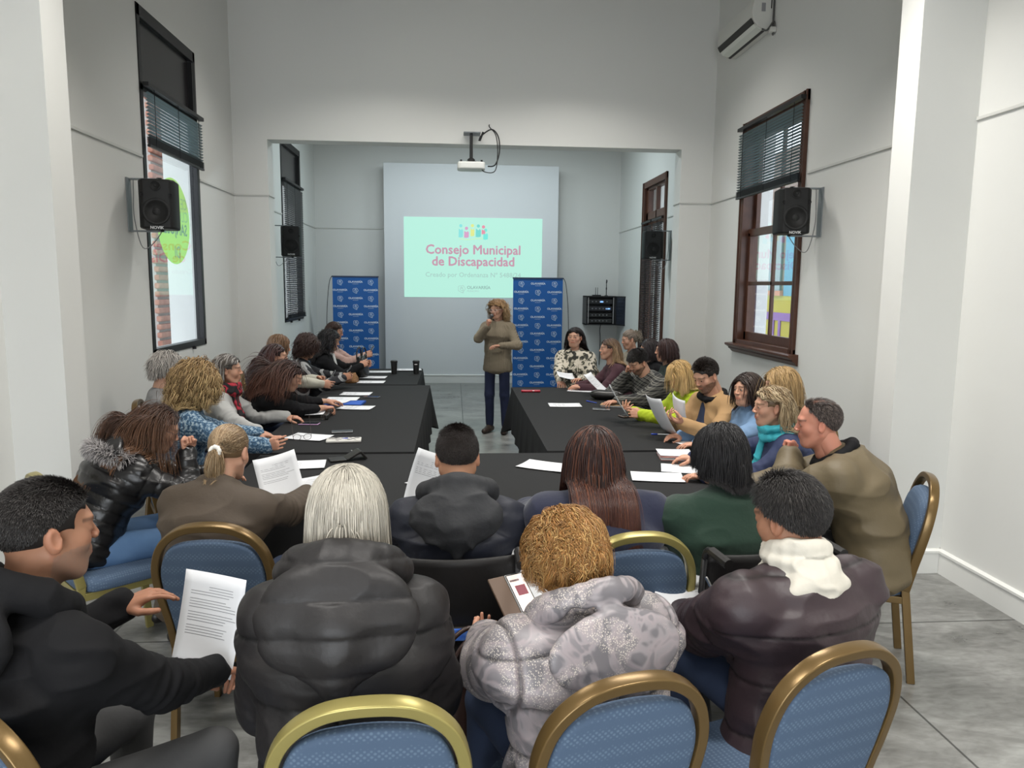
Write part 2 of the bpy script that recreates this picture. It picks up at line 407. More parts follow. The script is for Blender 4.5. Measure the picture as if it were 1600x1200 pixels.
prof = [(0.02, -.09), (-.03, -.09), (-.055, -.06), (-.075, -.05), (-.075, -.035), (-.12, -.01), (-.12, .012), (.02, .02)]
V = [(x, s*(hw+.07), z) for s in (-1, 1) for x, z in prof]; kk = len(prof)
mb.add(V, [tuple(range(kk)), tuple(range(kk, 2*kk))[::-1]]+[(i, kk+i, kk+(i+1) % kk, (i+1) % kk) for i in range(kk)])
mb.build('window_sill', wood_m, e, bevel=.003)
blind(-1, XR-.06, (WR1[0]-.0, WR1[1]+.02), 2.83, 3.58, slat_m, 'half raised grey green venetian blind on the brown wooden window', ang=30)
e, hw, h = wood_window(4, WR2)
mb = MB(); f = .1; zt = 2.55-.3+.3
mb.box((0, -hw+f, h-.62), (.06, hw-f, h-.5)); mb.box((0, -hw+f, h-.14), (.06, hw-f, h-f+.0))
mb.box((0, -.03, h-.62), (.06, .03, h-.1))
for s in (-1, 1): mb.box((0, s*(hw-f-.05)-.05, h-.62), (.06, s*(hw-f-.05)+.05, h-.1))
mb.build('transom_sash', wood_m, e, bevel=.004)
mb = MB()
mb.box((.02, -hw+f, .06), (.06, hw-f, .16)); mb.box((.02, -hw+f, h-.72), (.06, hw-f, h-.62))
for y in (-hw+f, -.05, hw-f-.05): mb.box((.02, y, .06), (.06, y+.05, h-.62))
mb.build('casement', wood_m, e, bevel=.004)
MB().box((.036, -hw+f, h-.5), (.04, hw-f, h-.14)).build('transom_pane', glass_m, e)
MB().box((.036, -hw+f, .16), (.04, hw-f, h-.72)).build('pane', glass_m, e)
blind(-1, XR-.035, (WR2[0]+.09, 11.92), .42, 2.92, dkslat_m, 'dark lowered venetian blind, nearer half of the wooden window past the opening', ang=45, pile=False)
blind(-1, XR-.035, (11.985, WR2[1]-.08), .42, 2.92, dkslat_m, 'dark lowered venetian blind, farther half of the wooden window past the opening', ang=45, pile=False)

# ------------------------------------------------------------------ outside
pl = mat('exterior_plaster', (.31, .245, .205), .9, var=(2.5, .7, (.24, .20, .18)))
o = MB().box((-4.75, 12.45, -1), (-4.5, 20, 7)).build('plastered_house_wall', pl)
tag(o, 'pale plastered wall seen through the nearest left window', 'wall')
# exposed brick edge
bk = mat('exterior_brick', (.55, .20, .10), .9, bump=(20, .5, .02))
nt, b = nodes(bk); tc = nt.nodes.new('ShaderNodeTexCoord'); n = nt.nodes.new('ShaderNodeTexNoise'); n.inputs['Scale'].default_value = 7
nt.links.new(tc.outputs['Object'], n.inputs['Vector']); cr = nt.nodes.new('ShaderNodeValToRGB'); cr.color_ramp.elements[0].color = (.30, .11, .07, 1); cr.color_ramp.elements[1].color = (.38, .19, .13, 1)
cr.color_ramp.elements[0].position = .35; cr.color_ramp.elements[1].position = .65
nt.links.new(n.outputs['Fac'], cr.inputs[0]); nt.links.new(cr.outputs[0], b.inputs['Base Color'])
mo = mat('exterior_mortar', (.38, .34, .31), .95, bump=(30, .6, .02))
random.seed(4)
# brick courses standing on the mortar core; local frame at the house corner
mbk = MB(); z = -1
i = 0
while z < 6.9:
    off = random.uniform(-.03, .05); mbk.box((-4.52, 11.72+off, z), (-4.44, 12.5, z+.085), None); z += .125; i += 1
e = empty('ruined_brick_wall_edge', (0, 0, 0), 0, 'exposed red brick end of the plastered wall outside the left window', 'brick wall')
mbk.build('brick_courses', bk, e, bevel=.02, seg=2)
MB().box((-4.75, 11.78, -1), (-4.49, 12.45, 7)).build('mortar_core', mo, e)
o = MB().box((-7.2, 16.6, -.2), (-7.0, 18.6, 1.9)).build('yellow_panel', mat('yellow_paint', (.42, .38, .01), .7)); tag(o, 'bright yellow panel low beyond the brick wall edge, left window', 'panel')
gr = mat('exterior_ground', (.45, .44, .42), .9)
tag(MB().box((-30, -10, -.5), (XL-.36, 40, -.3)).build('ground_left', gr), kind='structure')
tag(MB().box((XR+.36, -10, -.5), (30, 40, -.3)).build('ground_right', gr), kind='structure')
# green round sticker on the left window, lettering seen from behind
st_m = mat('green_sticker', (.42, .62, .12), .6, trans=0)
nt, b = nodes(st_m); tl = nt.nodes.new('ShaderNodeBsdfTranslucent'); tl.inputs[0].default_value = (.62, .85, .22, 1); ms = nt.nodes.new('ShaderNodeMixShader'); ms.inputs[0].default_value = .6
nt.links.new(b.outputs[0], ms.inputs[1]); nt.links.new(tl.outputs[0], ms.inputs[2]); nt.links.new(ms.outputs[0], nt.nodes['Material Output'].inputs[0])
XS = XL-.046
e = empty('window_sticker', (XS, 7.43, 2.42), 0, 'round green sticker with mirrored lettering on the nearest left window', 'sticker')
MB().prism([(.42*math.cos(t), .40*math.sin(t)) for t in np.linspace(0, 2*PI, 65)[:-1]], -.001, .001, face_M((0, 0, 0), '+x')).build('disc', st_m, e)
def mirr(M): return M@Matrix.Diagonal((-1, 1, 1, 1))
mb = MB(); FM = lambda y, z: mirr(face_M((.004, y, z), '+x'))
text_into(mb, 'SANjOSE', .155, FM(.03, -.12), .003)
mb.build('dark_lettering', mat('sticker_dark_ink', (.10, .22, .16), .7), e)
mb = MB(); text_into(mb, 'CE', .15, FM(.27, .13), 0); text_into(mb, 'CLU', .15, FM(.23, .01), 0)
text_into(mb, 'DI', .16, FM(.05, -.34), .003)
mb.build('pale_lettering', mat('sticker_pale_ink', (.30, .52, .22), .7), e)
# street side seen through the right window
e = empty('painted_street_wall', (6.6, 15.6, 0), 0, 'street wall painted yellow, violet and sky blue outside the wooden window', 'wall')
MB().box((0, -8, -.5), (.3, 12, 4.6)).build('render', mat('street_render', (.24, .18, .145), .9), e)
MB().box((-.02, -6.0, -.45), (0, .05, 1.7)).build('yellow_band', mat('mural_yellow', (.42, .36, .01), .7), e)
MB().box((-.03, -6.0, 1.7), (0, -1.0, 3.6)).build('sky_blue_field', mat('mural_blue', (.08, .26, .38), .7), e)
mb = MB(); mb.box((-.04, -1.6, 1.2), (-.02, -.2, 1.36)); mb.box((-.04, -.95, .8), (-.02, -.85, 1.2)); mb.box((-.04, -.65, .8), (-.02, -.55, 1.2)); mb.build('violet_figure', mat('mural_violet', (.22, .10, .33), .7), e)
mb = MB(); mb.box((-.05, -.85, 1.8), (-.02, .0, 2.9)); mb.build('street_window', mat('street_window_grey', (.10, .14, .16), .3), e)
mb = MB(); mb.box((-.08, -.95, 1.70), (-.0, .1, 1.8)); mb.build('street_window_sill', mat('terracotta', (.5, .2, .12), .8), e)
# ------------------------------------------------------------------ projected slide, banners
S_ = lambda *a: mat(*a)
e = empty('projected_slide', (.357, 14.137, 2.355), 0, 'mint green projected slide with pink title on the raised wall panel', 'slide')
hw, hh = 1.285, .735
sl = mat('slide_light', (.06, .10, .09), .8, emit=(.46, .82, .69), es=.98)  # projected light is put into the emission of a thin slab
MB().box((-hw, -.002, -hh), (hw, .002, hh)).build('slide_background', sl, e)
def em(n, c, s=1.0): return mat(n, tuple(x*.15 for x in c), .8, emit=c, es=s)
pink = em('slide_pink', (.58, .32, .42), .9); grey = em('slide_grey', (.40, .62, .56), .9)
F = lambda x, z, d=-.0035: face_M((x, d, z), '-y')
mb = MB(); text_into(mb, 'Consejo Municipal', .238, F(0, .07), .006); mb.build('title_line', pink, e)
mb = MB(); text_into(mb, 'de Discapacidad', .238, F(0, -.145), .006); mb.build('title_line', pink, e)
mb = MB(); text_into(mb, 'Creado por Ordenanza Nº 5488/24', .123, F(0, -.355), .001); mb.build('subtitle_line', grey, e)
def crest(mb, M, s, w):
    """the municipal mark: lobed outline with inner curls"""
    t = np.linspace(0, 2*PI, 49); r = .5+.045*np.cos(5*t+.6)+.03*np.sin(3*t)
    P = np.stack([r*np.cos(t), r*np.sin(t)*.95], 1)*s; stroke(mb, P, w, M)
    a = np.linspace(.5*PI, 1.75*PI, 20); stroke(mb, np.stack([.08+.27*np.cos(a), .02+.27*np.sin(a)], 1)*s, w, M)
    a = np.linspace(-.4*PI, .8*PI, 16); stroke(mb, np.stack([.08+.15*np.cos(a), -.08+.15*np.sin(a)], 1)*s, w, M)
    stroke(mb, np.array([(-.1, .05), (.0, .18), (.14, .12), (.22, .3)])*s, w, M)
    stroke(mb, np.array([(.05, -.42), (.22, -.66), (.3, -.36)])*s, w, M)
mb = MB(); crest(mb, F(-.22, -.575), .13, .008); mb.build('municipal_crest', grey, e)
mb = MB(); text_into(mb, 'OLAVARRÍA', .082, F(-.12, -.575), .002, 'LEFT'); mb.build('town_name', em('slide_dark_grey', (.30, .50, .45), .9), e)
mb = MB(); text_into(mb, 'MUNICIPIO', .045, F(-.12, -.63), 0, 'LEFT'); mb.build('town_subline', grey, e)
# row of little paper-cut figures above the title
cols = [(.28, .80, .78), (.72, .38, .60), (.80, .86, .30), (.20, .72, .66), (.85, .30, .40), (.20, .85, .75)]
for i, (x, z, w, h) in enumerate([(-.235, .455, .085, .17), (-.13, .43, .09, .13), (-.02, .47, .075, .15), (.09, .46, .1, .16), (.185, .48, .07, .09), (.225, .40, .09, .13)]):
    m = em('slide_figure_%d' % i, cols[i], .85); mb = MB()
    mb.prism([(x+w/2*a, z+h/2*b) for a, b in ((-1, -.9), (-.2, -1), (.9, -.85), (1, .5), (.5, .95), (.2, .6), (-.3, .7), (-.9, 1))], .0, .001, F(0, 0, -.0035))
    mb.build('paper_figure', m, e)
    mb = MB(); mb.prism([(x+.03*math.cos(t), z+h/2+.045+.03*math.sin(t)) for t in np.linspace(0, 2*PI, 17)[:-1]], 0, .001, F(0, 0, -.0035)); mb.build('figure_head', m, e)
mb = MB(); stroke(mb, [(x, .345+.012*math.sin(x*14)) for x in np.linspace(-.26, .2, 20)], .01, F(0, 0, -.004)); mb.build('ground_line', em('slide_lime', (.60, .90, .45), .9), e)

def banner(loc, w, h, label, rz, pole_side):
    e = empty('roll_up_banner', loc, rz, label, 'banner', None)
    bm = mat('banner_blue', (.012, .12, .42), .42, spec=.4)
    MB().box((-w/2, -.002, .09), (w/2, .002, h)).build('fabric', bm, e)
    MB().box((-w/2-.01, -.012, h-.012), (w/2+.01, .012, h+.012)).build('top_rail', mat('banner_rail', (.03, .05, .10), .4), e, bevel=.003)
    MB().box((-w/2-.02, -.06, .0), (w/2+.02, .06, .085)).build('base_cassette', mat('banner_base', (.02, .02, .025), .4), e, bevel=.02)
    P = catmull([(pole_side*(w/2+.01), .01, h+.005), (pole_side*(w/2+.06), .02, h-.12), (pole_side*(w/2+.11), .06, h-.55), (pole_side*(w/2+.13), .1, h-1.1), (pole_side*(w/2+.10), .08, .3), (pole_side*(w/2-.1), .03, .06)], 5)
    MB().tube(P, .006, 6).build('bent_support_pole', mat('fibre_pole', (.04, .04, .04), .5), e)
    rows = 13; dz = (h-.12)/rows; wm = mat('banner_white', (.55, .68, .85), .6); sub = MB(); mk = MB(); tx = MB()
    for r in range(rows):
        z = h-.10-r*dz
        for c in range(3):
            x = (c-1)*w*.335
            if (r+c) % 2 == 0: crest(mk, F(x, z-.0), .088, .0075)
            else:
                text_into(tx, 'OLAVARRÍA', .047, F(x, z-.008), .0016); text_into(sub, 'MUNICIPIO', .020, F(x, z-.036), .0002)
    mk.build('printed_crests', wm, e)['kind'] = 'stuff'; tx.build('printed_town_name', mat('banner_white_bold', (.75, .85, .97), .6), e)['kind'] = 'stuff'; sub.build('printed_subline', wm, e)['kind'] = 'stuff'
    return e
banner((-1.745, 13.5, 0), .80, 1.98, 'blue roll-up banner at the left of the raised wall panel', 0, -1)
banner((1.44, 12.9, 0), .86, 1.98, 'blue roll-up banner with a violet sheen, right behind the standing speaker', 0, 1)

# ------------------------------------------------------------------ loudspeakers on the walls
spk_m = mat('speaker_black', (.006, .006, .006), .6, bump=(120, .3, .001)); brk_m = mat('bracket_grey', (.22, .24, .25), .45)
def loudspeaker(loc, side, label, w=.32, h=.47, off=.25):
    """side=+1: mounted on the left wall (bracket towards -x)"""
    e = empty('wall_speaker', loc, 0, label, 'loudspeaker', 'wall loudspeakers')
    P = [(-w/2, .13), (-w/2-.0, -.06), (-w/2+.03, -.12), (w/2-.03, -.12), (w/2, -.06), (w/2, .13), (w/4, .16), (-w/4, .16)]
    yaw = .18*side
    M = TR((0, 0, 0), (0, 0, yaw))
    MB().prism(P, -h/2, h/2, M).build('cabinet', spk_m, e, bevel=.018, seg=3)
    def disc(r, x, z, y=-.123, n=24, d=.004):
        return MB().lathe([(r, 0), (r, d), (r*.86, d*1.2), (r*.8, -.001), (r*.3, -.003), (r*.25, d)], n, (0, 0, 0), M@TR((x, y, z), (PI/2, 0, 0)))
    disc(.105, 0, -.06).build('woofer', mat('speaker_cone', (.009, .009, .009), .6), e, smooth=True)
    disc(.04, 0, .14).build('tweeter', MATS['speaker_cone'], e, smooth=True)
    for s in (-1, 1): disc(.016, s*.105, .07).build('port', MATS['speaker_cone'], e, smooth=True)
    mb = MB(); text_into(mb, 'NOVIK', .032, M@face_M((0, -.1255, -.195), '-y'), .001); mb.build('name_badge', mat('badge_silver', (.55, .55, .55), .4), e)
    x = -side*(w/2+.0); xw = -side*off
    for s in (-1, 1):
        z = s*(h/2+.012)
        MB().box((min(0, xw), .01, z-.006), (max(0, xw), .05, z+.006)).build('bracket_arm', brk_m, e)
        MB().lathe([(.02, -.004), (.02, .012)], 12, (0, .03, z)).build('bracket_knob', spk_m, e)
    MB().box((min(xw, xw+side*.008), -.03, -h/2-.02), (max(xw, xw+side*.008), .05, h/2+.02)).build('wall_plate', brk_m, e)
    P = catmull([(0, .16, -.12), (xw*.5, .19, -.28), (xw*.8, .12, -.33), (xw+side*.01, .08, -.1), (xw+side*.008, .09, .1), (xw+side*.008, .1, .22)], 6)
    MB().tube(P, .004, 6).build('speaker_cable', mat('cable_grey', (.25, .25, .25), .6), e)
    return e
loudspeaker((-2.36, 6.32, 2.46), 1, 'black loudspeaker bracketed to the left wall in front of the green sticker window', off=.238, w=.27, h=.385)
loudspeaker((2.93, 6.42, 2.51), -1, 'black loudspeaker bracketed beside the brown wooden window', off=.258, w=.27, h=.385)
loudspeaker((-2.31, 11.0, 2.44), 1, 'black loudspeaker on the left wall past the opening', off=.288, w=.28, h=.42)
loudspeaker((2.92, 11.0, 2.46), -1, 'black loudspeaker on the right wall past the opening', off=.268, w=.3, h=.40)

# ------------------------------------------------------------------ projector
e = empty('ceiling_projector', (.2, 9.12, 3.2), 0, 'white projector hanging from the header on a black pole, cables looped', 'projector')
pm = mat('projector_white', (.72, .73, .70), .45); bl = mat('black_plastic', (.015, .015, .015), .5)
P = [(-.16, -.11), (-.12, -.13), (.12, -.13), (.16, -.11), (.165, .1), (.12, .13), (-.12, .13), (-.165, .1)]
MB().prism(P, 0, .085).build('body', pm, e, bevel=.018, seg=3)
MB().lathe([(.032, 0), (.032, .03), (.024, .03), (.02, .015)], 20, (0, 0, 0), TR((-.08, .13, .045), (-PI/2, 0, 0))).build('lens', bl, e, smooth=True)
MB().box((-.06, -.05, .085), (.06, .05, .1)).build('mount_plate', bl, e, bevel=.003)
MB().lathe([(.045, 0), (.045, .03), (.02, .05), (.018, .33)], 16, (0, 0, .095)).build('drop_pole', bl, e, smooth=False)
# arm onto the header wall
MB().box((-.09, -.04, .425), (.11, .165, .437)).build('ceiling_plate', brk_m, e, bevel=.002)
MB().tube([(.1, 0, .34), (.14, -.02, .44)], .012, 8).build('clamp_lever', bl, e)
mb = MB(); mb.tube(catmull([(.2, 0, .05), (.28, -.06, .06), (.33, -.05, .2), (.32, -.03, .38), (.24, -.02, .47), (.12, 0, .40), (.09, 0, .34)], 8), .008, 8); mb.build('signal_cable', bl, e, smooth=True)
mb = MB(); mb.tube(catmull([(.1, -.05, .04), (.16, -.1, -.03), (.28, -.08, -.01), (.31, -.05, .2), (.29, -.03, .4), (.22, .1, .52), (.22, .165, .56)], 8), .006, 8); mb.build('power_cable', bl, e, smooth=True)
mb = MB()
for x in (-.12, .12): mb = MB().lathe([(.012, 0), (.012, .02)], 10, (x, -.1, .085)); mb.build('foot', bl, e)

# ------------------------------------------------------------------ air conditioner
e = empty('air_conditioner', (XR-.002, 7.66, 4.42), 0, 'white wall-mounted air conditioner high above the wooden window', 'air conditioner')
acm = mat('ac_plastic', (.62, .62, .58), .4)
prof = [(0, 0), (-.07, 0), (-.16, .03), (-.21, .09), (-.225, .17), (-.21, .28), (-.17, .31), (0, .31)]
def slab(P, y0, y1, m, name, par, bev=0):
    kk = len(P); V = [(x, y, z) for y in (y0, y1) for x, z in P]
    return MB().add(V, [tuple(range(kk))[::-1], tuple(range(kk, 2*kk))]+[(i, (i+1) % kk, kk+(i+1) % kk, kk+i) for i in range(kk)]).build(name, m, par, bevel=bev)
slab(prof, 0, 1.0, acm, 'casing', e, .008)
slab([(-.19, .055), (-.222, .10), (-.226, .112), (-.205, .068)], .02, .98, mat('ac_dark_slot', (.02, .02, .018), .5), 'air_slot', e)
slab([(-.07, -.004), (-.085, -.004), (-.12, .018), (-.10, .006)], .05, .98, MATS['ac_dark_slot'], 'louvre_slot', e)
slab([(-.10, .005), (-.165, .026), (-.195, .06), (-.19, .066), (-.155, .036), (-.10, .014)], .03, .97, mat('ac_flap', (.70, .72, .66), .35), 'flap', e)
MB().box((-.13, -.003, .17), (-.09, 0, .25)).build('rating_label', mat('label_grey', (.25, .25, .26), .6), e)
MB().box((-.035, -.003, .2), (-.025, 0, .28)).build('side_slot', MATS['ac_dark_slot'], e)
MB().tube(catmull([(-.12, -.01, .0), (-.08, -.04, -.02), (-.02, -.05, .06), (-.015, -.06, .0), (-.02, -.04, -.06), (-.012, -.02, .1), (-.012, -.02, .5), (-.012, -.02, 1.5)], 8), .009, 8).build('power_cable', mat('dark_cable', (.08, .08, .075), .5), e, smooth=True)
MB().cbox((-.03, -.05, -.02), (.06, .06, .05)).build('junction_box', acm, e, bevel=.006)

# ------------------------------------------------------------------ audio rack
e = empty('audio_rack', (2.78, Y2, 1.12), 0, 'black open wall cabinet with audio equipment in the far right corner', 'cabinet')
rk = mat('rack_black', (.015, .015, .016), .45)
w, d, h = .56, .42, .55
mb = MB(); mb.box((-w/2, -d, 0), (-w/2+.02, 0, h)); mb.box((w/2-.02, -d, 0), (w/2, 0, h)); mb.box((-w/2, -d, h-.02), (w/2, 0, h)); mb.box((-w/2, -d, 0), (w/2, 0, .02)); mb.box((-w/2, -.02, 0), (w/2, 0, h))
mb.build('carcass', rk, e)
for i, (z, hh, c) in enumerate([(.40, .09, (.02, .02, .022)), (.27, .085, (.03, .03, .035)), (.15, .08, (.02, .02, .02)), (.04, .08, (.03, .03, .03))]):
    u = MB().box((-.22, -d+.03, z), (.22, -.06, z+hh)).build('rack_unit', mat('rack_unit_%d' % i, c, .4), e, bevel=.004)
    mb = MB()
    for j in range(5): mb = MB().lathe([(.012, 0), (.011, .014)], 12, (0, 0, 0), TR((-.16+j*.07, -d+.03, z+hh*.5), (PI/2, 0, 0))); mb.build('knob', mat('knob_grey', (.25, .25, .26), .4), u)
MB().box((-.02, -d+.018, .43), (.05, -d+.028, .455)).build('display', mat('blue_display', (.02, .05, .2), .4, emit=(.25, .5, 1), es=1.6), e)
MB().box((.10, -d+.018, .30), (.18, -d+.028, .32)).build('display', MATS['blue_display'], e)
for s in (-1, 1): MB().box((s*.24-.008, -d+.005, .03), (s*.24+.008, -d+.02, h-.03)).build('rack_rail', mat('rail_steel', (.45, .45, .45), .35, metal=.8), e)
M = TR((w/2, -d, 0), (0, 0, rad(-62)))
mb = MB(); mb.box((0, -.012, 0), (w*.8, .0, .02), M); mb.box((0, -.012, h-.02), (w*.8, 0, h), M); mb.box((0, -.012, 0), (.04, 0, h), M); mb.box((w*.8-.04, -.012, 0), (w*.8, 0, h), M); dr = mb.build('door', rk, e)
MB().box((.04, -.008, .02), (w*.8-.04, -.004, h-.02), M).build('door_glass', mat('smoked_glass', (.03, .035, .05), .1, alpha=.8), dr)
for x in (-.06, -.02): MB().tube([(x, -.15, h), (x, -.15, h+.16)], .005, 6).build('antenna', rk, e)
MB().box((-.12, -.25, h), (.03, -.1, h+.02)).build('receiver', rk, e, bevel=.003)
MB().tube(catmull([(.08, -.04, 0), (.06, -.05, -.12), (.08, -.02, -.3), (.07, -.01, -.8)], 6), .008, 6).build('power_cable', rk, e)
e2 = empty('microphone_stand_head', (2.92, 14.3, 1.67), 0, 'slim black microphone holder standing on top of the audio cabinet', 'microphone stand')
MB().lathe([(.035, 0), (.03, .012), (.008, .015), (.007, .26)], 14).build('stem', rk, e2); MB().tube([(0, 0, .25), (.0, -.03, .29), (-.01, -.05, .30)], .013, 8).build('clip', rk, e2); MB().lathe([(.012, .12), (.012, .16)], 10).build('height_clutch', rk, e2)

# ------------------------------------------------------------------ banquet chairs
gold = mat('gold_frame', (.15, .095, .036), .28, metal=.55); pgold = mat('pale_gold_frame', (.34, .29, .10), .32, metal=.5)
blue = mat('blue_upholstery', (.10, .17, .30), .8)
nt, b = nodes(blue); tc = nt.nodes.new('ShaderNodeTexCoord'); mp = nt.nodes.new('ShaderNodeMapping'); mp.inputs['Rotation'].default_value = (0, PI/4, 0)
nt.links.new(tc.outputs['Object'], mp.inputs[0]); vo = nt.nodes.new('ShaderNodeTexVoronoi'); vo.inputs['Scale'].default_value = 92; vo.inputs['Randomness'].default_value = .12; nt.links.new(mp.outputs[0], vo.inputs['Vector'])
cr = nt.nodes.new('ShaderNodeValToRGB'); cr.color_ramp.elements[0].position = .22; cr.color_ramp.elements[0].color = (.105, .155, .225, 1); cr.color_ramp.elements[1].position = .42; cr.color_ramp.elements[1].color = (.062, .098, .160, 1)
nt.links.new(vo.outputs['Distance'], cr.inputs[0]); nt.links.new(cr.outputs[0], b.inputs['Base Color'])
plain_blue = mat('plain_blue_edge', (.15, .22, .34), .85)
CH_W = [(.18, .0), (.18, .45), (.188, .56), (.207, .68), (.211, .79), (.178, .885), (.102, .945), (0, .96)]
def chair_proto(gm, name='banquet_chair'):
    e = empty(name, (0, 0, 0))
    def yb(z): return -.205-max(0, z-.45)*.20-(.45-z)*.10*(z < .45)
    half = [(x, yb(z), z) for x, z in CH_W[1:]]
    path = catmull([(-x, y, z) for x, y, z in half]+[(x, y, z) for x, y, z in half[:-1][::-1]], 6)
    sec = [(-.022, -.012), (.022, -.012), (.026, 0), (.022, .012), (-.022, .012), (-.026, 0)]
    fr = MB().tube(path, 1.0, sec=[(a, b_) for a, b_ in [(-.014, -.02), (.014, -.02), (.016, 0), (.014, .02), (-.014, .02), (-.016, 0)]], up=(0, 1, .2))
    fr.build('back_frame', gm, e, bevel=.004)
    s6 = [(-.013, -.018), (.013, -.018), (.013, .018), (-.013, .018)]
    for s in (-1, 1):
        MB().tube([(s*.18, -.205, .46), (s*.185, -.26, 0)], 1.0, sec=s6, up=(0, 1, 0)).build('leg', gm, e, bevel=.003)
        MB().tube([(s*.185, .19, .42), (s*.19, .215, 0)], 1.0, sec=s6, up=(0, 1, 0)).build('leg', gm, e, bevel=.003)
    mb = MB(); mb.box((-.192, -.2, .385), (-.167, .2, .42)); mb.box((.167, -.2, .385), (.192, .2, .42)); mb.box((-.19, .175, .385), (.19, .2, .42)); mb.box((-.19, -.215, .385), (.19, -.19, .42))
    mb.build('seat_rail', gm, e, bevel=.003)
    # seat cushion
    n = 28; V = []; F_ = []
    ring = []
    for t in range(n):
        a = 2*PI*t/n; c, s = math.cos(a), math.sin(a); q = (abs(c)**5+abs(s)**5)**(-1/5); ring.append((.212*c*q, .215*s*q))
    for (sc, z) in ((.96, .42), (1, .43), (1.0, .455), (.97, .475), (.88, .487), (.6, .492), (.25, .494)):
        V += [(x*sc, y*sc, z) for x, y in ring]
    for i in range(6):
        for k in range(n): F_.append((i*n+k, i*n+(k+1) % n, (i+1)*n+(k+1) % n, (i+1)*n+k))
    F_ += [tuple(range(n))[::-1], tuple(6*n+k for k in range(n))]
    MB().add(V, F_).build('seat', blue, e, smooth=True)
    # back cushion: outline inset in the frame, flatter top leaves a crescent gap
    ol = []
    for x, z in [(.166, .50), (.174, .57), (.189, .68), (.192, .78), (.162, .862), (.115, .893), (.055, .904)]: ol.append((x, z))
    out = catmull([(-x, 0, z) for x, z in ol]+[(0, 0, .907)]+[(x, 0, z) for x, z in ol[::-1]], 5); n = len(out); V = []; cz = .69
    for (sc, dy) in ((.93, -.020), (.985, -.017), (1.0, -.008), (1.0, .008), (.97, .026), (.85, .042), (.55, .05)):
        for p in out:
            x = p[0]*sc; z = cz+(p[2]-cz)*sc; V.append((x, yb(z)+dy, z))
    F_ = []
    for i in range(6):
        for k in range(n): F_.append((i*n+k, (i+1)*n+k, (i+1)*n+(k+1) % n, i*n+(k+1) % n))
    F_ += [tuple(range(n)), tuple(6*n+k for k in range(n))[::-1]]
    MB().add(V, F_).build('backrest', blue, e, smooth=True)
    return e
CHAIR = {0: chair_proto(gold), 1: chair_proto(pgold)}
_used = {0: 0, 1: 0}
def place_chair(x, y, rz, label, kind=0, group='banquet chairs'):
    e = CHAIR[kind] if not _used[kind] else copy_tree(CHAIR[kind]); _used[kind] = 1
    e.location = (x, y, 0); e.rotation_euler = (0, 0, rad(rz)); tag(e, label, 'chair', group); return e

# ------------------------------------------------------------------ tables and cloths
cloth = mat('black_tablecloth', (.014, .014, .0145), .85, spec=.25, bump=(160, .25, .001))
TZ = .752
def table(x0, x1, y0, y1, label, skirt=.5, seed=0, sag=.0):
    cx, cy = (x0+x1)/2, (y0+y1)/2; w, d = x1-x0, y1-y0
    e = empty('folding_table', (cx, cy, 0), 0, 'folding table under '+label, 'table', 'folding tables under black cloths')
    MB().box((-w/2+.01, -d/2+.01, TZ-.03), (w/2-.01, d/2-.01, TZ-.005)).build('tabletop', mat('table_board', (.45, .40, .33), .6), e, bevel=.004)
    for sx in (-1, 1):
        for sy in (-1, 1): MB().tube([(sx*(w/2-.12), sy*(d/2-.15), TZ-.03), (sx*(w/2-.12), sy*(d/2-.15), 0)], .014, 8).build('leg', mat('table_leg', (.12, .12, .12), .4, metal=.5), e)
    rng = random.Random(seed)
    # cloth: perimeter rings, from the top edge down
    per = []; st = .045
    nx, ny = max(4, int(w/st)), max(4, int(d/st))
    for i in range(nx): per.append((-w/2+w*i/nx, -d/2, 0, -1))
    for i in range(ny): per.append((w/2, -d/2+d*i/ny, 1, 0))
    for i in range(nx): per.append((w/2-w*i/nx, d/2, 0, 1))
    for i in range(ny): per.append((-w/2, d/2-d*i/ny, -1, 0))
    n = len(per); ph = [rng.uniform(0, 6.28) for _ in range(6)]
    V = []; F_ = []; K = 9
    for k in range(K+1):
        t = k/K
        for i, (x, y, nx_, ny_) in enumerate(per):
            u = i/n*2*PI
            cornd = min(math.hypot(abs(x)-w/2, abs(y)-d/2), 1)  # distance to corner
            cf = math.exp(-(cornd/.09)**2)
            wv = (.5+.5*math.sin(u*19+ph[0]))*.022*t+(.5+.5*math.sin(u*37+ph[1]))*.010*t
            s1, s2 = (1 if x > 0 else -1), (1 if y > 0 else -1)
            ex = nx_*(wv+.006)+s1*cf*.075*t**1.2; ey = ny_*(wv+.006)+s2*cf*.075*t**1.2
            if k == 0: ex = ey = 0
            drop = skirt*(1+.20*cf+.02*math.sin(u*5+ph[2]))
            V.append((x+ex, y+ey, TZ+.004-t*drop-(.004 if k else 0)))
    for k in range(K):
        for i in range(n): F_.append((k*n+i, (k+1)*n+i, (k+1)*n+(i+1) % n, k*n+(i+1) % n))
    # top
    c0 = len(V); gx, gy = 14, 22
    F_ += [tuple(range(n))]
    o = MB().add(V, F_).build('tablecloth', cloth, None, smooth=True)
    o.location = (cx, cy, 0); s_ = o.modifiers.new('solid', 'SOLIDIFY'); s_.thickness = .002; s_.offset = -1
    es = o.modifiers.new('edge', 'EDGE_SPLIT'); es.split_angle = rad(60)
    tag(o, label, 'tablecloth', 'black tablecloths')
table(-1.24, 1.93, 3.62, 4.80, 'plain black cloth on the front table across the room', .5, 1)
table(-1.34, -.265, 4.86, 8.17, 'plain black cloth on the long table along the left side, nearer one', .42, 2)
table(-1.42, -.41, 8.22, 9.80, 'plain black cloth on the left side table with the two dark cups', .42, 3)
table(.62, 1.72, 4.86, 7.95, 'plain black cloth on the long table along the right side', .42, 4)

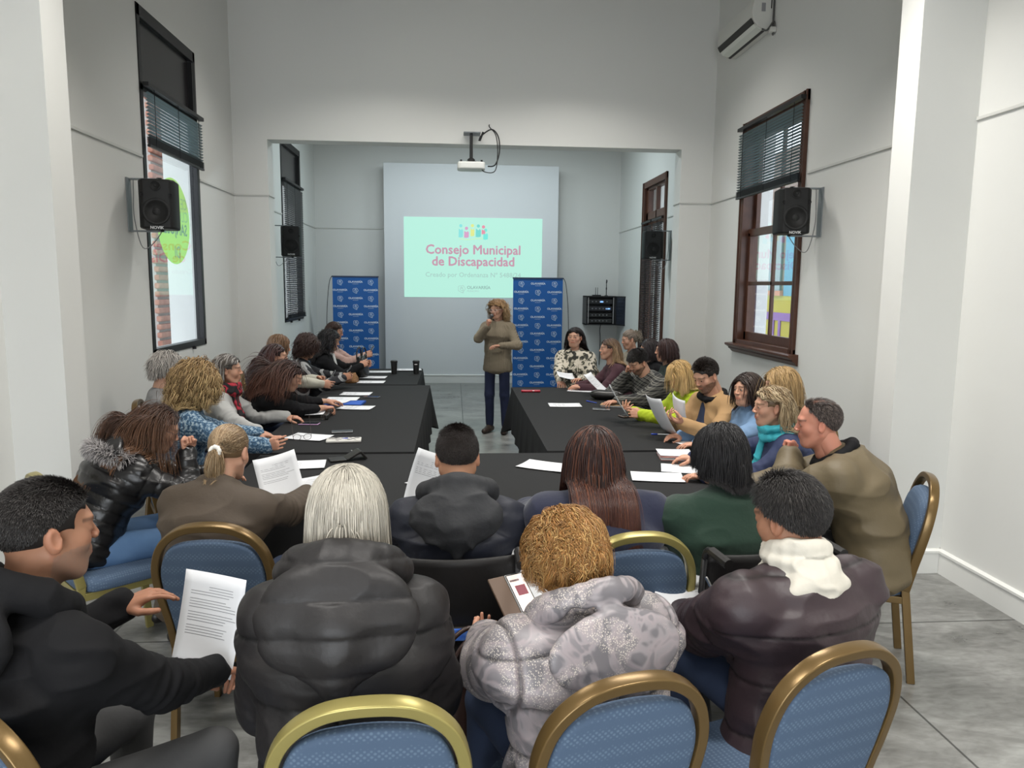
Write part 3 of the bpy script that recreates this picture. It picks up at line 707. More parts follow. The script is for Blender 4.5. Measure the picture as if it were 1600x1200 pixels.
# ------------------------------------------------------------------ papers and things on the tables
paper_m = mat('printed_paper', (.70, .71, .73), .8)
ink = mat('print_ink', (.25, .25, .27), .9)
prng = random.Random(11)
def paper(loc, rz=0, rx=0, ry=0, label='', w=.21, h=.297, curl=.004, group=None, lines=12, parent_rot=None, heading=True, mtx=None):
    e = empty('paper_sheet', loc, 0, label, 'paper', group)
    if mtx is not None: e.rotation_euler = mtx.to_euler()
    else: e.rotation_euler = (rad(rx), rad(ry), rad(rz))
    V = []; F_ = []; n = 8; sx = prng.uniform(-1, 1)
    f = lambda u, v: curl*(4*(u-.5)**2*(1 if sx > 0 else .4)+3*abs(v-.5)**2*(.6+sx*.4))
    for j in range(n+1):
        for i in range(n+1):
            u, v = i/n, j/n; V.append(((u-.5)*w, (v-.5)*h, f(u, v)+.0012))
    for j in range(n):
        for i in range(n): a = j*(n+1)+i; F_.append((a, a+1, a+n+2, a+n+1))
    o = MB().add(V, F_).build('sheet', paper_m, e, smooth=True); s_ = o.modifiers.new('s', 'SOLIDIFY'); s_.thickness = .0006
    if lines:
        mb = MB(); y = .40
        for i in range(lines):
            L = prng.uniform(.55, .8) if not (heading and i < 2) else .4; x0 = -.38
            if heading and i < 2: x0 = -.1
            dy = .016 if i % 4 else .04; y -= dy+.012
            if y < -.42: break
            m = 8; a = [(x0+(L)*q/m, y) for q in range(m+1)]
            V = [((x)*w, (yy+dd)*h, f(x+.5, yy+.5)+.0017) for dd in (0, .006) for x, yy in a]
            mb.add(V, [(q, q+1, m+2+q, m+1+q) for q in range(m)])
        mb.build('printed_text', ink, o)
    return e
Z0 = TZ+.006
GP = 'printed sheets on the tables'
for (x, y, r, lab) in [
    (1.02, 6.76, 88, 'single printed sheet lying alone in the middle of the right table'),
    (-.74, 4.08, 38, 'printed sheet at the near edge of the front table, left of centre'),
    (-.93, 4.50, 96, 'printed sheet on the front table beside the black wallet'),
    (-1.04, 5.34, 70, 'printed sheet beneath the held glasses on the left table'),
    (-.87, 6.63, 80, 'small printed sheet in front of the blue folder'),
    (-.98, 7.50, 86, 'sheet at the near left table beyond the blue folder'),
    (-.93, 8.42, 88, 'white sheet nearest on the second left table'),
    (-.95, 8.85, 86, 'white sheet second nearest on the second left table'),
    (-.93, 9.42, 92, 'white sheet beside the nearer dark cup'),
    (1.17, 3.93-.0+.2, 80, 'printed sheet on the front table in front of the green vest'),
    (1.40, 4.32, 75, 'printed sheet near the corner of the front table by the green vest'),
    (.55, 4.42, 60, 'printed sheet on the front table left of the long dark red hair'),
    (-.10, 4.10, -38, 'sheet partly under the left arm of the seated man in the hooded jacket'),
    (1.35, 7.72, 70, 'printed sheets at the maroon sleeve on the right table'),
    (1.70, 5.02, 25, 'printed sheet on the right table before the camel coat'),
    ]:
    paper((x, y, Z0), r, label=lab, group=GP)
for i in range(4):
    paper((-.60+.01*i, 9.62-.012*i, Z0+.003*i), 86+4*i, label='white sheet in the small stack between the two dark cups', group='sheets stacked between the cups', lines=6 if i == 3 else 0, curl=.002)

def cup(x, y, label, tall=.165):
    e = empty('travel_cup', (x, y, Z0-.002), 0, label, 'cup', 'dark travel cups')
    MB().lathe([(.030, 0), (.034, .004), (.040, tall-.03), (.040, tall-.028)], 24).build('cup_body', mat('matt_black_cup', (.012, .012, .012), .4), e, smooth=False, bevel=.002)
    MB().lathe([(.043, tall-.028), (.044, tall-.008), (.038, tall), (.02, tall+.002)], 24).build('lid', bl, e, bevel=.002)
    return e
c1 = cup(-.74, 9.24, 'black travel cup with a steel base ring, left one'); MB().lathe([(.0315, .002), (.0345, .018)], 24).build('steel_ring', mat('steel', (.6, .6, .6), .3, metal=1), c1)
c2 = cup(-.47, 9.24, 'black travel cup with a white mark near the lid, right one'); mb = MB(); text_into(mb, 'TERMO', .012, face_M((0, -.0415, .118), '-y'), .0008); MB().box((-.018, -.0425, .116), (.018, -.039, .124)).build('printed_mark', mat('white_print', (.7, .7, .7), .6), c2)

def phone(x, y, rz, label, col=(.02, .02, .022), z=Z0, case=None, w=.075, l=.155):
    e = empty('mobile_phone', (x, y, z), rad(rz), label, 'phone', None)
    MB().box((-w/2, -l/2, 0), (w/2, l/2, .009)).build('body', case or mat('phone_edge', (.18, .18, .18), .35, metal=.6), e, bevel=.004)
    MB().box((-w/2+.004, -l/2+.004, .0088), (w/2-.004, l/2-.004, .0098)).build('screen', mat('phone_screen_dark', (.02, .025, .03), .08), e)
    return e
phone(-.83, 5.53, 98, 'dark phone with a metal edge lying behind the patterned case')
phone(1.31, 6.5, 80, 'dark phone lying beside the spiral notebook')
phone(-1.13, 5.85, 85, 'phone in a pink violet case before the black binder', case=mat('violet_case', (.42, .25, .42), .5))
phone(-.80, 7.26, 75, 'dark phone lying beyond the blue folder')
e = empty('patterned_case', (-.77, 5.2, Z0), rad(5), 'flat white tin case with black and blue doodle pattern', 'case')
MB().box((-.12, -.055, 0), (.12, .055, .018)).build('tin', mat('white_tin', (.62, .60, .56), .4, metal=.2), e, bevel=.005)
mb = MB(); random.seed(3)
for i in range(26):
    x, y = random.uniform(-.105, .105), random.uniform(-.042, .042); r = random.uniform(.005, .014); mb.prism([(x+r*math.cos(t)*(1+.4*math.sin(3*t)), y+r*.7*math.sin(t)) for t in np.linspace(0, 6.28, 9)[:-1]], .018, .0186)
o = mb.build('doodle_print', mat('black_ink', (.03, .03, .04), .5), e); o['kind'] = 'stuff'
MB().prism([(.01+.02*math.cos(t), .015+.012*math.sin(t)) for t in np.linspace(0, 6.28, 13)[:-1]], .018, .0192).build('blue_badge', mat('blue_ink', (.03, .06, .45), .5), e)
def wallet(x, y, rz, label, w=.2, l=.1, open_=True):
    e = empty('black_wallet', (x, y, Z0), rad(rz), label, 'wallet')
    MB().box((-w/2, -l/2, 0), (0, l/2, .012)).build('lower_flap', mat('black_leather', (.015, .014, .013), .35, bump=(80, .3, .002)), e, bevel=.004)
    M = TR((0, 0, .006), (0, rad(-28), 0)); MB().box((0, -l/2, -.008), (w*.5, l/2, .008), M).build('raised_flap', MATS['black_leather'], e, bevel=.005)
    M = TR((w*.43, 0, .055), (0, rad(50), 0)); MB().box((0, -l/2, -.008), (w*.32, l/2, .006), M).build('tongue', MATS['black_leather'], e, bevel=.004)
    MB().lathe([(.006, 0), (.005, .003)], 12, (w*.2, 0, .055)).build('snap', mat('chrome', (.7, .7, .7), .15, metal=1), e)
wallet(-.68, 4.64, 20, 'open black leather wallet on the front table')
e = empty('leather_wallet', (1.48, 6.14, Z0), rad(20), 'flat brown leather wallet on the right table', 'wallet')
MB().box((-.09, -.045, 0), (.09, .045, .015)).build('leather_body', mat('brown_leather', (.07, .05, .04), .4, bump=(80, .3, .002)), e, bevel=.006); MB().box((-.08, -.03, .015), (.06, .03, .019)).build('strap', MATS['black_leather'], e, bevel=.001)
# blue folder
e = empty('blue_folder', (-1.0, 6.86, Z0), rad(-4), 'glossy blue folder on the left table, sheets on it', 'folder')
bf = mat('blue_folder_card', (.02, .10, .48), .35)
MB().box((-.17, -.12, 0), (.17, .12, .004)).build('back_cover', bf, e); MB().box((-.17, -.12, .012), (.17, .12, .016)).build('front_cover', bf, e, bevel=.001); MB().box((.165, -.12, 0), (.172, .12, .016)).build('spine', bf, e)
paper((-1.12, 6.88, Z0+.017), 75, label='printed sheet lying on the blue folder', curl=.006)
paper((-1.05, 7.05, Z0+.018), 88, label='upper sheet sticking out behind the blue folder', curl=.002)
# black ring binder with sheets
e = empty('ring_binder', (-1.2, 6.2, Z0), rad(3), 'open black ring binder holding printed sheets', 'binder')
MB().box((-.17, -.16, 0), (.15, .16, .006)).build('cover', MATS['black_leather'], e, bevel=.002); MB().box((.145, -.16, 0), (.175, .16, .04)).build('spine', MATS['black_leather'], e, bevel=.006)
for k_ in (-1, 0, 1): MB().tube(catmull([(.11, k_*.09, .008), (.125, k_*.09, .032), (.145, k_*.09, .03), (.15, k_*.09, .01)], 4), .0025, 6).build('ring', MATS['chrome'], e)
paper((-1.23, 6.2, Z0+.03), 92, ry=-3, label='top printed sheet in the open black binder', w=.22, h=.32, lines=16, curl=.008)
# right table pieces
e = empty('spiral_notebook', (1.46, 6.72, Z0), rad(72), 'kraft-cover spiral notebook beside the black pencil case', 'notebook')
MB().box((-.07, -.105, 0), (.07, .105, .012)).build('page_block', paper_m, e); MB().box((-.075, -.11, .012), (.075, .11, .0145)).build('cover', mat('kraft', (.30, .19, .09), .8), e)
for k_ in range(14): MB().tube(catmull([(-.068, -.1+k_*.0154, .002), (-.082, -.1+k_*.0154, .009), (-.068, -.1+k_*.0154, .017)], 3), .0015, 5).build('spiral_ring', MATS['chrome'], e)
e = empty('pencil_case', (1.48, 7.10, Z0), rad(-20), 'plump black zipped pencil case on the right table', 'pencil case')
V = []; F_ = []; n = 20; K = 12
for i in range(K+1):
    t = i/K; sc = (1-abs(2*t-1)**3)**.5*.999+.001
    for k_ in range(n):
        a = 2*PI*k_/n; V.append((-.17+.34*t, .07*math.cos(a)*sc, .048+.048*math.sin(a)*sc*(1+.08*math.sin(t*9))))
for i in range(K):
    for k_ in range(n): F_.append((i*n+k_, i*n+(k_+1) % n, (i+1)*n+(k_+1) % n, (i+1)*n+k_))
MB().add(V, F_).build('pouch', MATS['black_leather'], e, smooth=True); MB().tube(catmull([(-.15, -.03, .07), (-.08, -.035, .092), (.06, -.035, .092), (.15, -.03, .07)], 5), .003, 5).build('zip', MATS['chrome'], e)
def pen(x, y, rz, label, c1=(.02, .06, .45), c2=(.7, .72, .75)):
    e = empty('ballpoint_pen', (x, y, Z0+.005), rad(rz), label, 'pen'); M = TR((0, 0, 0), (0, PI/2, 0))
    MB().lathe([(.002, -.075), (.0045, -.06), (.0045, .03)], 10, (0, 0, 0), M).build('barrel', mat('pen_body%.2f' % c2[0], c2, .3), e, smooth=True); MB().lathe([(.0052, .03), (.0052, .075), (.003, .078)], 10, (0, 0, 0), M).build('cap', mat('pen_cap%.2f' % c1[2], c1, .3), e, smooth=True)
pen(1.54, 5.36, 172, 'white pen with a blue cap on the right table'); pen(1.30, 6.92, 120, 'blue pen lying next to the pencil case', c2=(.05, .1, .5))
e = empty('red_spectacle_case', (.79, 7.62, Z0), rad(0), 'slim red case at the far end of the right table', 'case')
MB().box((-.10, -.022, 0), (.10, .022, .022)).build('shell', mat('red_plastic', (.40, .02, .04), .3), e, bevel=.008); MB().box((.015, -.024, .006), (.035, -.02, .016)).build('clasp', MATS['chrome'], e, bevel=.002)
e = empty('patterned_notebook', (1.42, 4.64, Z0), rad(-8), 'thick patterned notebook under a sheet at the corner of the front table', 'notebook')
MB().box((-.10, -.11, 0), (.10, .11, .004)).build('back_cover', mat('floral_card', (.42, .18, .14), .6, var=(25, .8, (.08, .07, .10))), e); MB().box((-.095, -.105, .004), (.095, .105, .02)).build('page_block', paper_m, e); MB().box((-.10, -.11, .02), (.10, .11, .023)).build('front_cover', MATS['floral_card'], e)
paper((1.43, 4.65, Z0+.024), 84, label='printed sheet lying on the patterned notebook', curl=.003, w=.2, h=.22)
# ------------------------------------------------------------------ sculpting kit: smooth-blended solids meshed as one surface
import openvdb
def rot(rx=0, ry=0, rz=0): return np.array(Euler((rad(rx), rad(ry), rad(rz))).to_matrix())
def unit(v): v = np.asarray(v, float); return v/(np.linalg.norm(v)+1e-12)
class Vol:
    def __init__(s, lo, hi, h):
        s.lo = np.array(lo, float); s.h = h; s.n = np.ceil((np.array(hi)-s.lo)/h).astype(int)+1
        s.D = np.full(s.n, 1.0, np.float32); s.ax = [(s.lo[i]+h*np.arange(s.n[i])).astype(np.float32) for i in range(3)]; s.prims = []
    def put(s, f, lo, hi, k, sub=False, tagn=0):
        m = k+4*s.h
        a = np.clip(np.floor((np.array(lo)-m-s.lo)/s.h).astype(int), 0, s.n); b = np.clip(np.ceil((np.array(hi)+m-s.lo)/s.h).astype(int)+1, 0, s.n)
        if (b <= a).any(): return
        X = s.ax[0][a[0]:b[0], None, None]; Y = s.ax[1][None, a[1]:b[1], None]; Z = s.ax[2][None, None, a[2]:b[2]]
        d = f(X, Y, Z); W = s.D[a[0]:b[0], a[1]:b[1], a[2]:b[2]]
        if sub:
            d = -d
            if k > 0: t = np.clip(.5-.5*(d-W)/k, 0, 1); W[...] = d*(1-t)+W*t+k*t*(1-t)
            else: np.maximum(W, d, out=W)
        else:
            if k > 0: t = np.clip(.5+.5*(d-W)/k, 0, 1); W[...] = d*(1-t)+W*t-k*t*(1-t)
            else: np.minimum(W, d, out=W)
            s.prims.append((f, tagn))
    def cap(s, a, b, ra, rb=None, k=.0, sub=False, tagn=0):
        a = np.array(a, float); b = np.array(b, float); rb = ra if rb is None else rb; ba = b-a; L = float(ba@ba)+1e-12
        def f(X, Y, Z):
            t = np.clip(((X-a[0])*ba[0]+(Y-a[1])*ba[1]+(Z-a[2])*ba[2])/L, 0, 1)
            return np.sqrt((X-a[0]-t*ba[0])**2+(Y-a[1]-t*ba[1])**2+(Z-a[2]-t*ba[2])**2)-(ra+(rb-ra)*t)
        r = max(ra, rb); s.put(f, np.minimum(a, b)-r, np.maximum(a, b)+r, k, sub, tagn)
    def ell(s, c, r, R=None, k=.0, sub=False, tagn=0):
        c = np.array(c, float); r = np.array(r, float)*np.ones(3); R = np.eye(3) if R is None else R
        def f(X, Y, Z):
            x, y, z = X-c[0], Y-c[1], Z-c[2]
            u = [R[0, i]*x+R[1, i]*y+R[2, i]*z for i in range(3)]
            k0 = np.sqrt(sum((u[i]/r[i])**2 for i in range(3))); k1 = np.sqrt(sum((u[i]/r[i]**2)**2 for i in range(3)))+1e-6
            return k0*(k0-1)/k1
        m = r.max(); s.put(f, c-m, c+m, k, sub, tagn)
    def sweep(s, P, L, w, d, k=.03, tagn=0, endz=.5):
        """elliptical tube along P with lateral axis L, half width w, half depth d"""
        P = np.asarray(P, float)
        for i in range(len(P)-1):
            A, B = P[i], P[i+1]; T = unit(B-A); Lx = unit(L-T*(L@T)); Fx = np.cross(T, Lx); ba = B-A; LL = float(ba@ba)
            w0, w1, d0, d1 = w[i], w[i+1], d[i], d[i+1]
            def f(X, Y, Z, A=A, ba=ba, LL=LL, Lx=Lx, Fx=Fx, T=T, w0=w0, w1=w1, d0=d0, d1=d1):
                t = np.clip(((X-A[0])*ba[0]+(Y-A[1])*ba[1]+(Z-A[2])*ba[2])/LL, 0, 1)
                x, y, z = X-A[0]-t*ba[0], Y-A[1]-t*ba[1], Z-A[2]-t*ba[2]
                ww = w0+(w1-w0)*t; dd = d0+(d1-d0)*t; zz = np.minimum(ww, dd)*endz
                a = (Lx[0]*x+Lx[1]*y+Lx[2]*z); b = (Fx[0]*x+Fx[1]*y+Fx[2]*z); c = (T[0]*x+T[1]*y+T[2]*z)
                k0 = np.sqrt((a/ww)**2+(b/dd)**2+(c/zz)**2); k1 = np.sqrt((a/ww**2)**2+(b/dd**2)**2+(c/zz**2)**2)+1e-6
                return k0*(k0-1)/k1
            m = max(w0, w1, d0, d1); s.put(f, np.minimum(A, B)-m, np.maximum(A, B)+m, k if i else k, False, tagn)
    def mesh(s):
        g = openvdb.FloatGrid(1.0); g.copyFromArray(np.clip(s.D, -5*s.h, 5*s.h).astype(np.float32)); g.transform = openvdb.createLinearTransform(voxelSize=1.0)
        p, q = g.convertToQuads(0.0); V = np.asarray(p, float)*s.h+s.lo; Q = np.asarray(q, int)
        if len(Q):
            a, b, c = V[Q[:, 0]], V[Q[:, 1]], V[Q[:, 2]]
            if (np.einsum('ij,ij->i', a, np.cross(b, c))).sum() < 0: Q = Q[:, ::-1]
        return V, Q
def vnormals(V, Q):
    n = np.cross(V[Q[:, 2]]-V[Q[:, 0]], V[Q[:, 3]]-V[Q[:, 1]]); N = np.zeros_like(V)
    for i in range(4): np.add.at(N, Q[:, i], n)
    return N/(np.linalg.norm(N, axis=1)[:, None]+1e-12)
def relax(V, Q, it=2):
    E = np.concatenate([Q[:, [0, 1]], Q[:, [1, 2]], Q[:, [2, 3]], Q[:, [3, 0]]]); cnt = np.bincount(E[:, 0], minlength=len(V))+np.bincount(E[:, 1], minlength=len(V))
    for _ in range(it):
        S = np.zeros_like(V)
        for c in range(3): S[:, c] = np.bincount(E[:, 0], V[E[:, 1], c], len(V))+np.bincount(E[:, 1], V[E[:, 0], c], len(V))
        V = .5*V+.5*S/np.maximum(cnt, 1)[:, None]
    return V
def vnoise(P, seed=0):
    P = np.asarray(P, float); I = np.floor(P).astype(np.int64); f = P-I; f = f*f*(3-2*f)
    def h(a): return ((np.abs((a[:, 0]*73856093) ^ (a[:, 1]*19349663) ^ (a[:, 2]*83492791) ^ (seed*2654435761))*1103515245+12345) >> 8) % 65536/65535.0
    r = 0
    for dx in (0, 1):
        for dy in (0, 1):
            for dz in (0, 1):
                w = (f[:, 0] if dx else 1-f[:, 0])*(f[:, 1] if dy else 1-f[:, 1])*(f[:, 2] if dz else 1-f[:, 2]); r = r+w*h(I+[dx, dy, dz])
    return r
def quad_obj(name, V, Q, m, parent, col=None, mi=None, smooth=True):
    me = bpy.data.meshes.new(name); Q = np.asarray(Q); n = Q.shape[1]
    me.vertices.add(len(V)); me.vertices.foreach_set('co', np.asarray(V, np.float32).ravel())
    me.loops.add(Q.size); me.loops.foreach_set('vertex_index', Q.astype(np.int32).ravel())
    me.polygons.add(len(Q)); me.polygons.foreach_set('loop_start', np.arange(0, Q.size, n, dtype=np.int32)); me.polygons.foreach_set('loop_total', np.full(len(Q), n, np.int32))
    for q in (m if isinstance(m, (list, tuple)) else [m]): me.materials.append(q)
    if mi is not None: me.polygons.foreach_set('material_index', np.asarray(mi, np.int32))
    if smooth: me.polygons.foreach_set('use_smooth', np.ones(len(Q), bool))
    me.update(calc_edges=True)
    if col is not None:
        a = me.color_attributes.new('tint', 'FLOAT_COLOR', 'POINT'); a.data.foreach_set('color', np.c_[col, np.ones(len(V))].astype(np.float32).ravel())
    o = bpy.data.objects.new(name, me); link(o, parent); return o
def tint_mat(name, rough, spec=.5, sss=0, aniso=0, sheen=0):
    if name in MATS: return MATS[name]
    m = mat(name, (1, 1, 1), rough, spec=spec, sheen=sheen); nt, b = nodes(m); a = nt.nodes.new('ShaderNodeAttribute'); a.attribute_name = 'tint'; nt.links.new(a.outputs['Color'], b.inputs['Base Color'])
    if sss: b.inputs['Subsurface Weight'].default_value = sss; b.inputs['Subsurface Radius'].default_value = (.012, .005, .003); b.inputs['Subsurface Scale'].default_value = 1
    return m
skin_mat = tint_mat('skin', .52, .4, sss=.15)
hair_mat = tint_mat('hair_strands', .42, .5)
eye_w = mat('eye_white', (.55, .52, .5), .25); eye_d = mat('eye_iris', (.02, .012, .008), .1)

# ------------------------------------------------------------------ head and hand templates
def head_template(male, h, lids=.5):
    v = Vol((-.11, -.13, -.19), (.11, .15, .14), h); f = 1.0 if male else .94
    v.ell((0, -.012, .032), (.076, .096, .086)); v.ell((0, .028, -.03), (.060*f, .060, .082), k=.03)
    v.ell((0, .045, -.075), (.040*f, .038, .032), k=.03); v.cap((0, .068, -.098), (0, .066, -.100), .015*f, k=.022)
    for s in (-1, 1):
        v.ell((s*.040, .055, -.022), (.024, .024, .026), k=.025); v.cap((s*.055, .0, -.045), (s*.03, .055, -.095), .016*f+.002, k=.025)
    v.cap((-.034, .078, .026), (.034, .078, .026), .0115 if male else .009, k=.02)
    for s in (-1, 1): v.ell((s*.031, .097, .006), (.017, .015, .0125), k=.014, sub=True)
    for s in (-1, 1): v.ell((s*.031, .0755, .006), (.0165, .0150, .0140), k=.004)
    v.cap((0, .086, .016), (0, .1055, -.020), .0060, .0085, k=.012)
    for s in (-1, 1): v.ell((s*.0115, .099, -.024), (.0075, .0095, .0065), k=.006)
    v.ell((0, .076, -.052), (.028, .018, .018), k=.014)
    v.cap((-.019, .086, -.0500), (.019, .086, -.0500), .0052, k=.006); v.cap((-.015, .087, -.0605), (.015, .087, -.0605), .0062, k=.006)
    v.cap((-.022, .096, -.0550), (.022, .096, -.0550), .0022, k=.004, sub=True)
    for s in (-1, 1): v.ell((s*.031, .0915, .005-.002*lids), (.0125, .009, .0022+.0035*(1-lids)), k=.002, sub=True)
    for s in (-1, 1):
        R = rot(12, 0, s*-18); v.ell((s*.080, -.006, -.004), (.010, .018, .032), R, k=.006); v.ell((s*.090, .000, .0), (.007, .010, .020), R, k=.004, sub=True)
    v.cap((0, -.018, -.03), (0, -.035, -.15), .054 if male else .047, .056 if male else .049, k=.03)
    V, Q = v.mesh(); return relax(V, Q, 1), Q
_heads = {}
def get_head(male, h, lids):
    k = (male, h, lids)
    if k not in _heads: _heads[k] = head_template(male, h, lids)
    return _heads[k]
def sphere(c, r, n=12, m=8):
    V = []; F = []
    for i in range(m+1):
        t = PI*i/m
        for j in range(n): V.append((c[0]+r*math.sin(t)*math.cos(2*PI*j/n), c[1]-r*math.cos(t), c[2]+r*math.sin(t)*math.sin(2*PI*j/n)))
    for i in range(m):
        for j in range(n): F.append((i*n+j, i*n+(j+1) % n, (i+1)*n+(j+1) % n, (i+1)*n+j))
    return np.array(V), np.array(F)
FINGERS = [(-.033, .058, .0075), (-.011, .070, .0082), (.012, .077, .0085), (.034, .068, .0082)]
def hand_template(pose, h):
    """right hand: fingers along +y, back of the hand +z, thumb at -x"""
    v = Vol((-.10, -.05, -.11), (.07, .20, .05), h)
    curl = {'relaxed': (22, 30, 22), 'grip': (55, 60, 35), 'fist': (80, 95, 60), 'flat': (8, 10, 6), 'pinch': (48, 48, 25), 'point': (75, 90, 50)}[pose]
    v.ell((0, .048, 0), (.041, .052, .0145)); v.ell((-.022, .035, -.008), (.018, .032, .013), k=.012); v.cap((0, -.04, 0), (0, .01, 0), .024, .024, k=.02)
    for i, (x, L, r) in enumerate(FINGERS):
        x = -x
        p = np.array([x, .083 - abs(x-.0)*.18, 0.]); a = 0; cc = curl if not (pose == 'point' and i == 3) else (5, 8, 5)
        if pose in ('relaxed', 'pinch'): cc = tuple(c*(1+.22*(1-i)) for c in cc)
        v.cap((x*.7, .03, 0), p, .011, r+.0018, k=.008)
        for j, fr in enumerate((.42, .32, .26)):
            a += rad(cc[j]); d = np.array([x*.9*(.5 if pose in ('grip', 'fist') else 1.3), math.cos(a), -math.sin(a)]); d[0] *= 1; d = unit(d*[1, 1, 1]); q = p+d*L*fr*1.12
            v.cap(p, q, r*(1-.08*j), r*(.92-.09*j), k=.0025); p = q
    tp = [np.array(t) for t in {'relaxed': [(-.022, .012, -.008), (-.052, .042, -.022), (-.060, .072, -.032), (-.058, .094, -.040)],
          'flat': [(-.022, .012, -.006), (-.056, .040, -.010), (-.072, .070, -.012), (-.080, .092, -.014)],
          'grip': [(-.022, .012, -.010), (-.045, .040, -.035), (-.036, .066, -.052), (-.024, .082, -.060)],
          'pinch': [(-.022, .012, -.010), (-.045, .044, -.034), (-.038, .074, -.052), (-.030, .094, -.060)],
          'fist': [(-.022, .012, -.010), (-.042, .042, -.030), (-.022, .064, -.046), (-.004, .070, -.048)],
          'point': [(-.022, .012, -.010), (-.042, .042, -.030), (-.024, .066, -.044), (-.006, .074, -.046)]}[pose]]
    v.cap(tp[0], tp[1], .015, .0125, k=.012); v.cap(tp[1], tp[2], .0118, .0105, k=.004); v.cap(tp[2], tp[3], .0105, .0085, k=.003)
    V, Q = v.mesh(); return V, Q
_hands = {}
def get_hand(pose, h):
    if (pose, h) not in _hands: _hands[(pose, h)] = hand_template(pose, h)
    return _hands[(pose, h)]

# ------------------------------------------------------------------ hair
PHI = np.array([0, 35, 62, 78, 90, 105, 125, 150, 180.]); ZMIN = np.array([.47, .44, .30, .05, -.02, -.30, -.52, -.60, -.62])
def strands(N, spec, Hc, Hr, coll, rng, steps):
    """Hc head centre, Hr head rotation (3x3); returns rings (N,steps,3) and t"""
    D = rng.normal(size=(N*5, 3)); D /= np.linalg.norm(D, axis=1)[:, None]
    phi = np.degrees(np.arccos(np.clip(D[:, 1]/(np.hypot(D[:, 0], D[:, 1])+1e-9), -1, 1))); ok = D[:, 2] > np.interp(phi, PHI, ZMIN)+spec.get('recede', 0)*np.interp(phi, [0, 70, 90], [1, .6, 0])
    if spec.get('bald'): ok &= ~((D[:, 2] > .55) & (D[:, 1] < .45) & (np.abs(D[:, 0]) < .45) & (rng.random(len(D)) < spec['bald']))
    D = D[ok][:N]; N = len(D)
    cr = np.array([.077, .097, .087]); loc = D*cr+np.array([0, -.012, .032]); P = loc@Hr.T+Hc
    nrm = unit_rows(D/cr)@Hr.T
    st = spec['style']; part = spec.get('part', 0.0)
    L = spec['len']*(1-spec.get('lenvar', .12)*rng.random(N)) if np.isscalar(spec['len']) else 0
    if st == 'short':
        comb = np.array(spec.get('comb', (0, .6, -.3))); c = np.tile(comb, (N, 1)); c[:, 0] += D[:, 0]*.5; side = (np.abs(D[:, 0]) > .6) | (D[:, 1] < -.3)
        c[side] = c[side]*.25+np.array([0, -.25, -1.0]); L = L*np.where(side, spec.get('sides', .6), 1); d = c@Hr.T
    else:
        c = np.zeros((N, 3)); sx = np.sign(D[:, 0]-part+rng.normal(size=N)*spec.get('partw', .07)); fb = np.clip((D[:, 1]+.55)/.6, 0, 1); c[:, 0] = sx*(.9-.4*np.abs(D[:, 0]))*fb+D[:, 0]*.8*(1-fb); c[:, 1] = spec.get('back', -.35)-.3*(1-fb); c[:, 2] = -.5
        if spec.get('bangs'):
            b = (D[:, 1] > .25) & (np.abs(D[:, 0]) < .5) & (D[:, 2] > .5); c[b] = (0, 1, -.2); L = np.where(b, spec['bangs'], L)
        d = c@Hr.T
    out = np.zeros((N, steps, 3)); out[:, 0] = P; lift = spec.get('vol', .007)*(.5+.5*rng.random(N))*np.clip(.35+.65*(D[:, 2]+.6), .4, 1.3)
    ds = (L/(steps-1))[:, None]; out[:, 0] = P+nrm*(lift*(.75 if st != 'short' else 0))[:, None]; P = out[:, 0].copy(); v = unit_rows(d-nrm*(np.einsum('ij,ij->i', d, nrm))[:, None]+nrm*spec.get('up', .08 if st != 'short' else .10))
    tie = spec.get('tie')
    if tie is not None:
        tie = Hr@np.array(tie)+Hc; ns = int(steps*.55); hang = np.array([0, 0, -1.])+Hr@np.array(spec.get('tail', (0, -.4, 0)))*1.0
        off = rng.normal(size=(N, 3))*spec.get('tailw', .016)
        for i in range(1, steps):
            if i <= ns:
                t = i/ns; p = P*(1-t)+(tie+off*.35)*t; out[:, i] = coll(p, lift*(1-t*.4))
            else:
                t = (i-ns)/(steps-ns); g = unit(hang*np.array([1, 1, 1])*(1)+np.array([0, 0, -1.5*t])); out[:, i] = coll(tie+off*(.35+1.1*math.sin(PI*min(t*.8+.1, 1)))+g*spec['len']*t*(1-.25*rng.random((N, 1))*t), np.zeros(N)+.006)
        return out, D
    wob = rng.normal(size=(N, 3))*spec.get('mess', .12)
    for i in range(1, steps):
        g = spec.get('grav', .35)*min(1, .25+i/steps*2) if st != 'short' else spec.get('grav', .12)
        v = unit_rows(v*(1-g)+np.array([0, 0, -1.])*g+wob*.3)
        q = out[:, i-1]+v*ds; q = coll(q, lift); v = unit_rows(q-out[:, i-1]+1e-9); out[:, i] = q
    # clumping
    K = spec.get('clumps', 160)
    if K and st != 'short' or spec.get('clumps'):
        K = min(K, N); ctr = D[:K]; idx = np.argmax(D@ctr.T, axis=1); a = spec.get('clump', .28)
        for i in range(steps):
            t = (i/(steps-1))**.7*a; out[:, i] = out[:, i]*(1-t)+out[idx, i]*t+(out[:, i]-out[idx, i])*0
    else: idx = np.arange(N)
    if spec.get('curl'):
        A, f = spec['curl']; s = np.linspace(0, 1, steps); ph = rng.random(N)*6.28; ph = ph[idx]+rng.normal(size=N)*.35
        for i in range(steps):
            a = A*min(1, s[i]*4); w = 2*PI*f*s[i]*spec['len']/.05+ph; e1 = unit_rows(np.cross(v, [0, 0, 1.])+1e-6)
            tang = unit_rows(out[:, min(i+1, steps-1)]-out[:, max(i-1, 0)]+1e-9); e1 = unit_rows(np.cross(tang, [.3, .5, .8])); e2 = np.cross(tang, e1)
            out[:, i] += a*(np.cos(w)[:, None]*e1+np.sin(w)[:, None]*e2)
    return out, D
def unit_rows(a): return a/(np.linalg.norm(a, axis=1)[:, None]+1e-9)
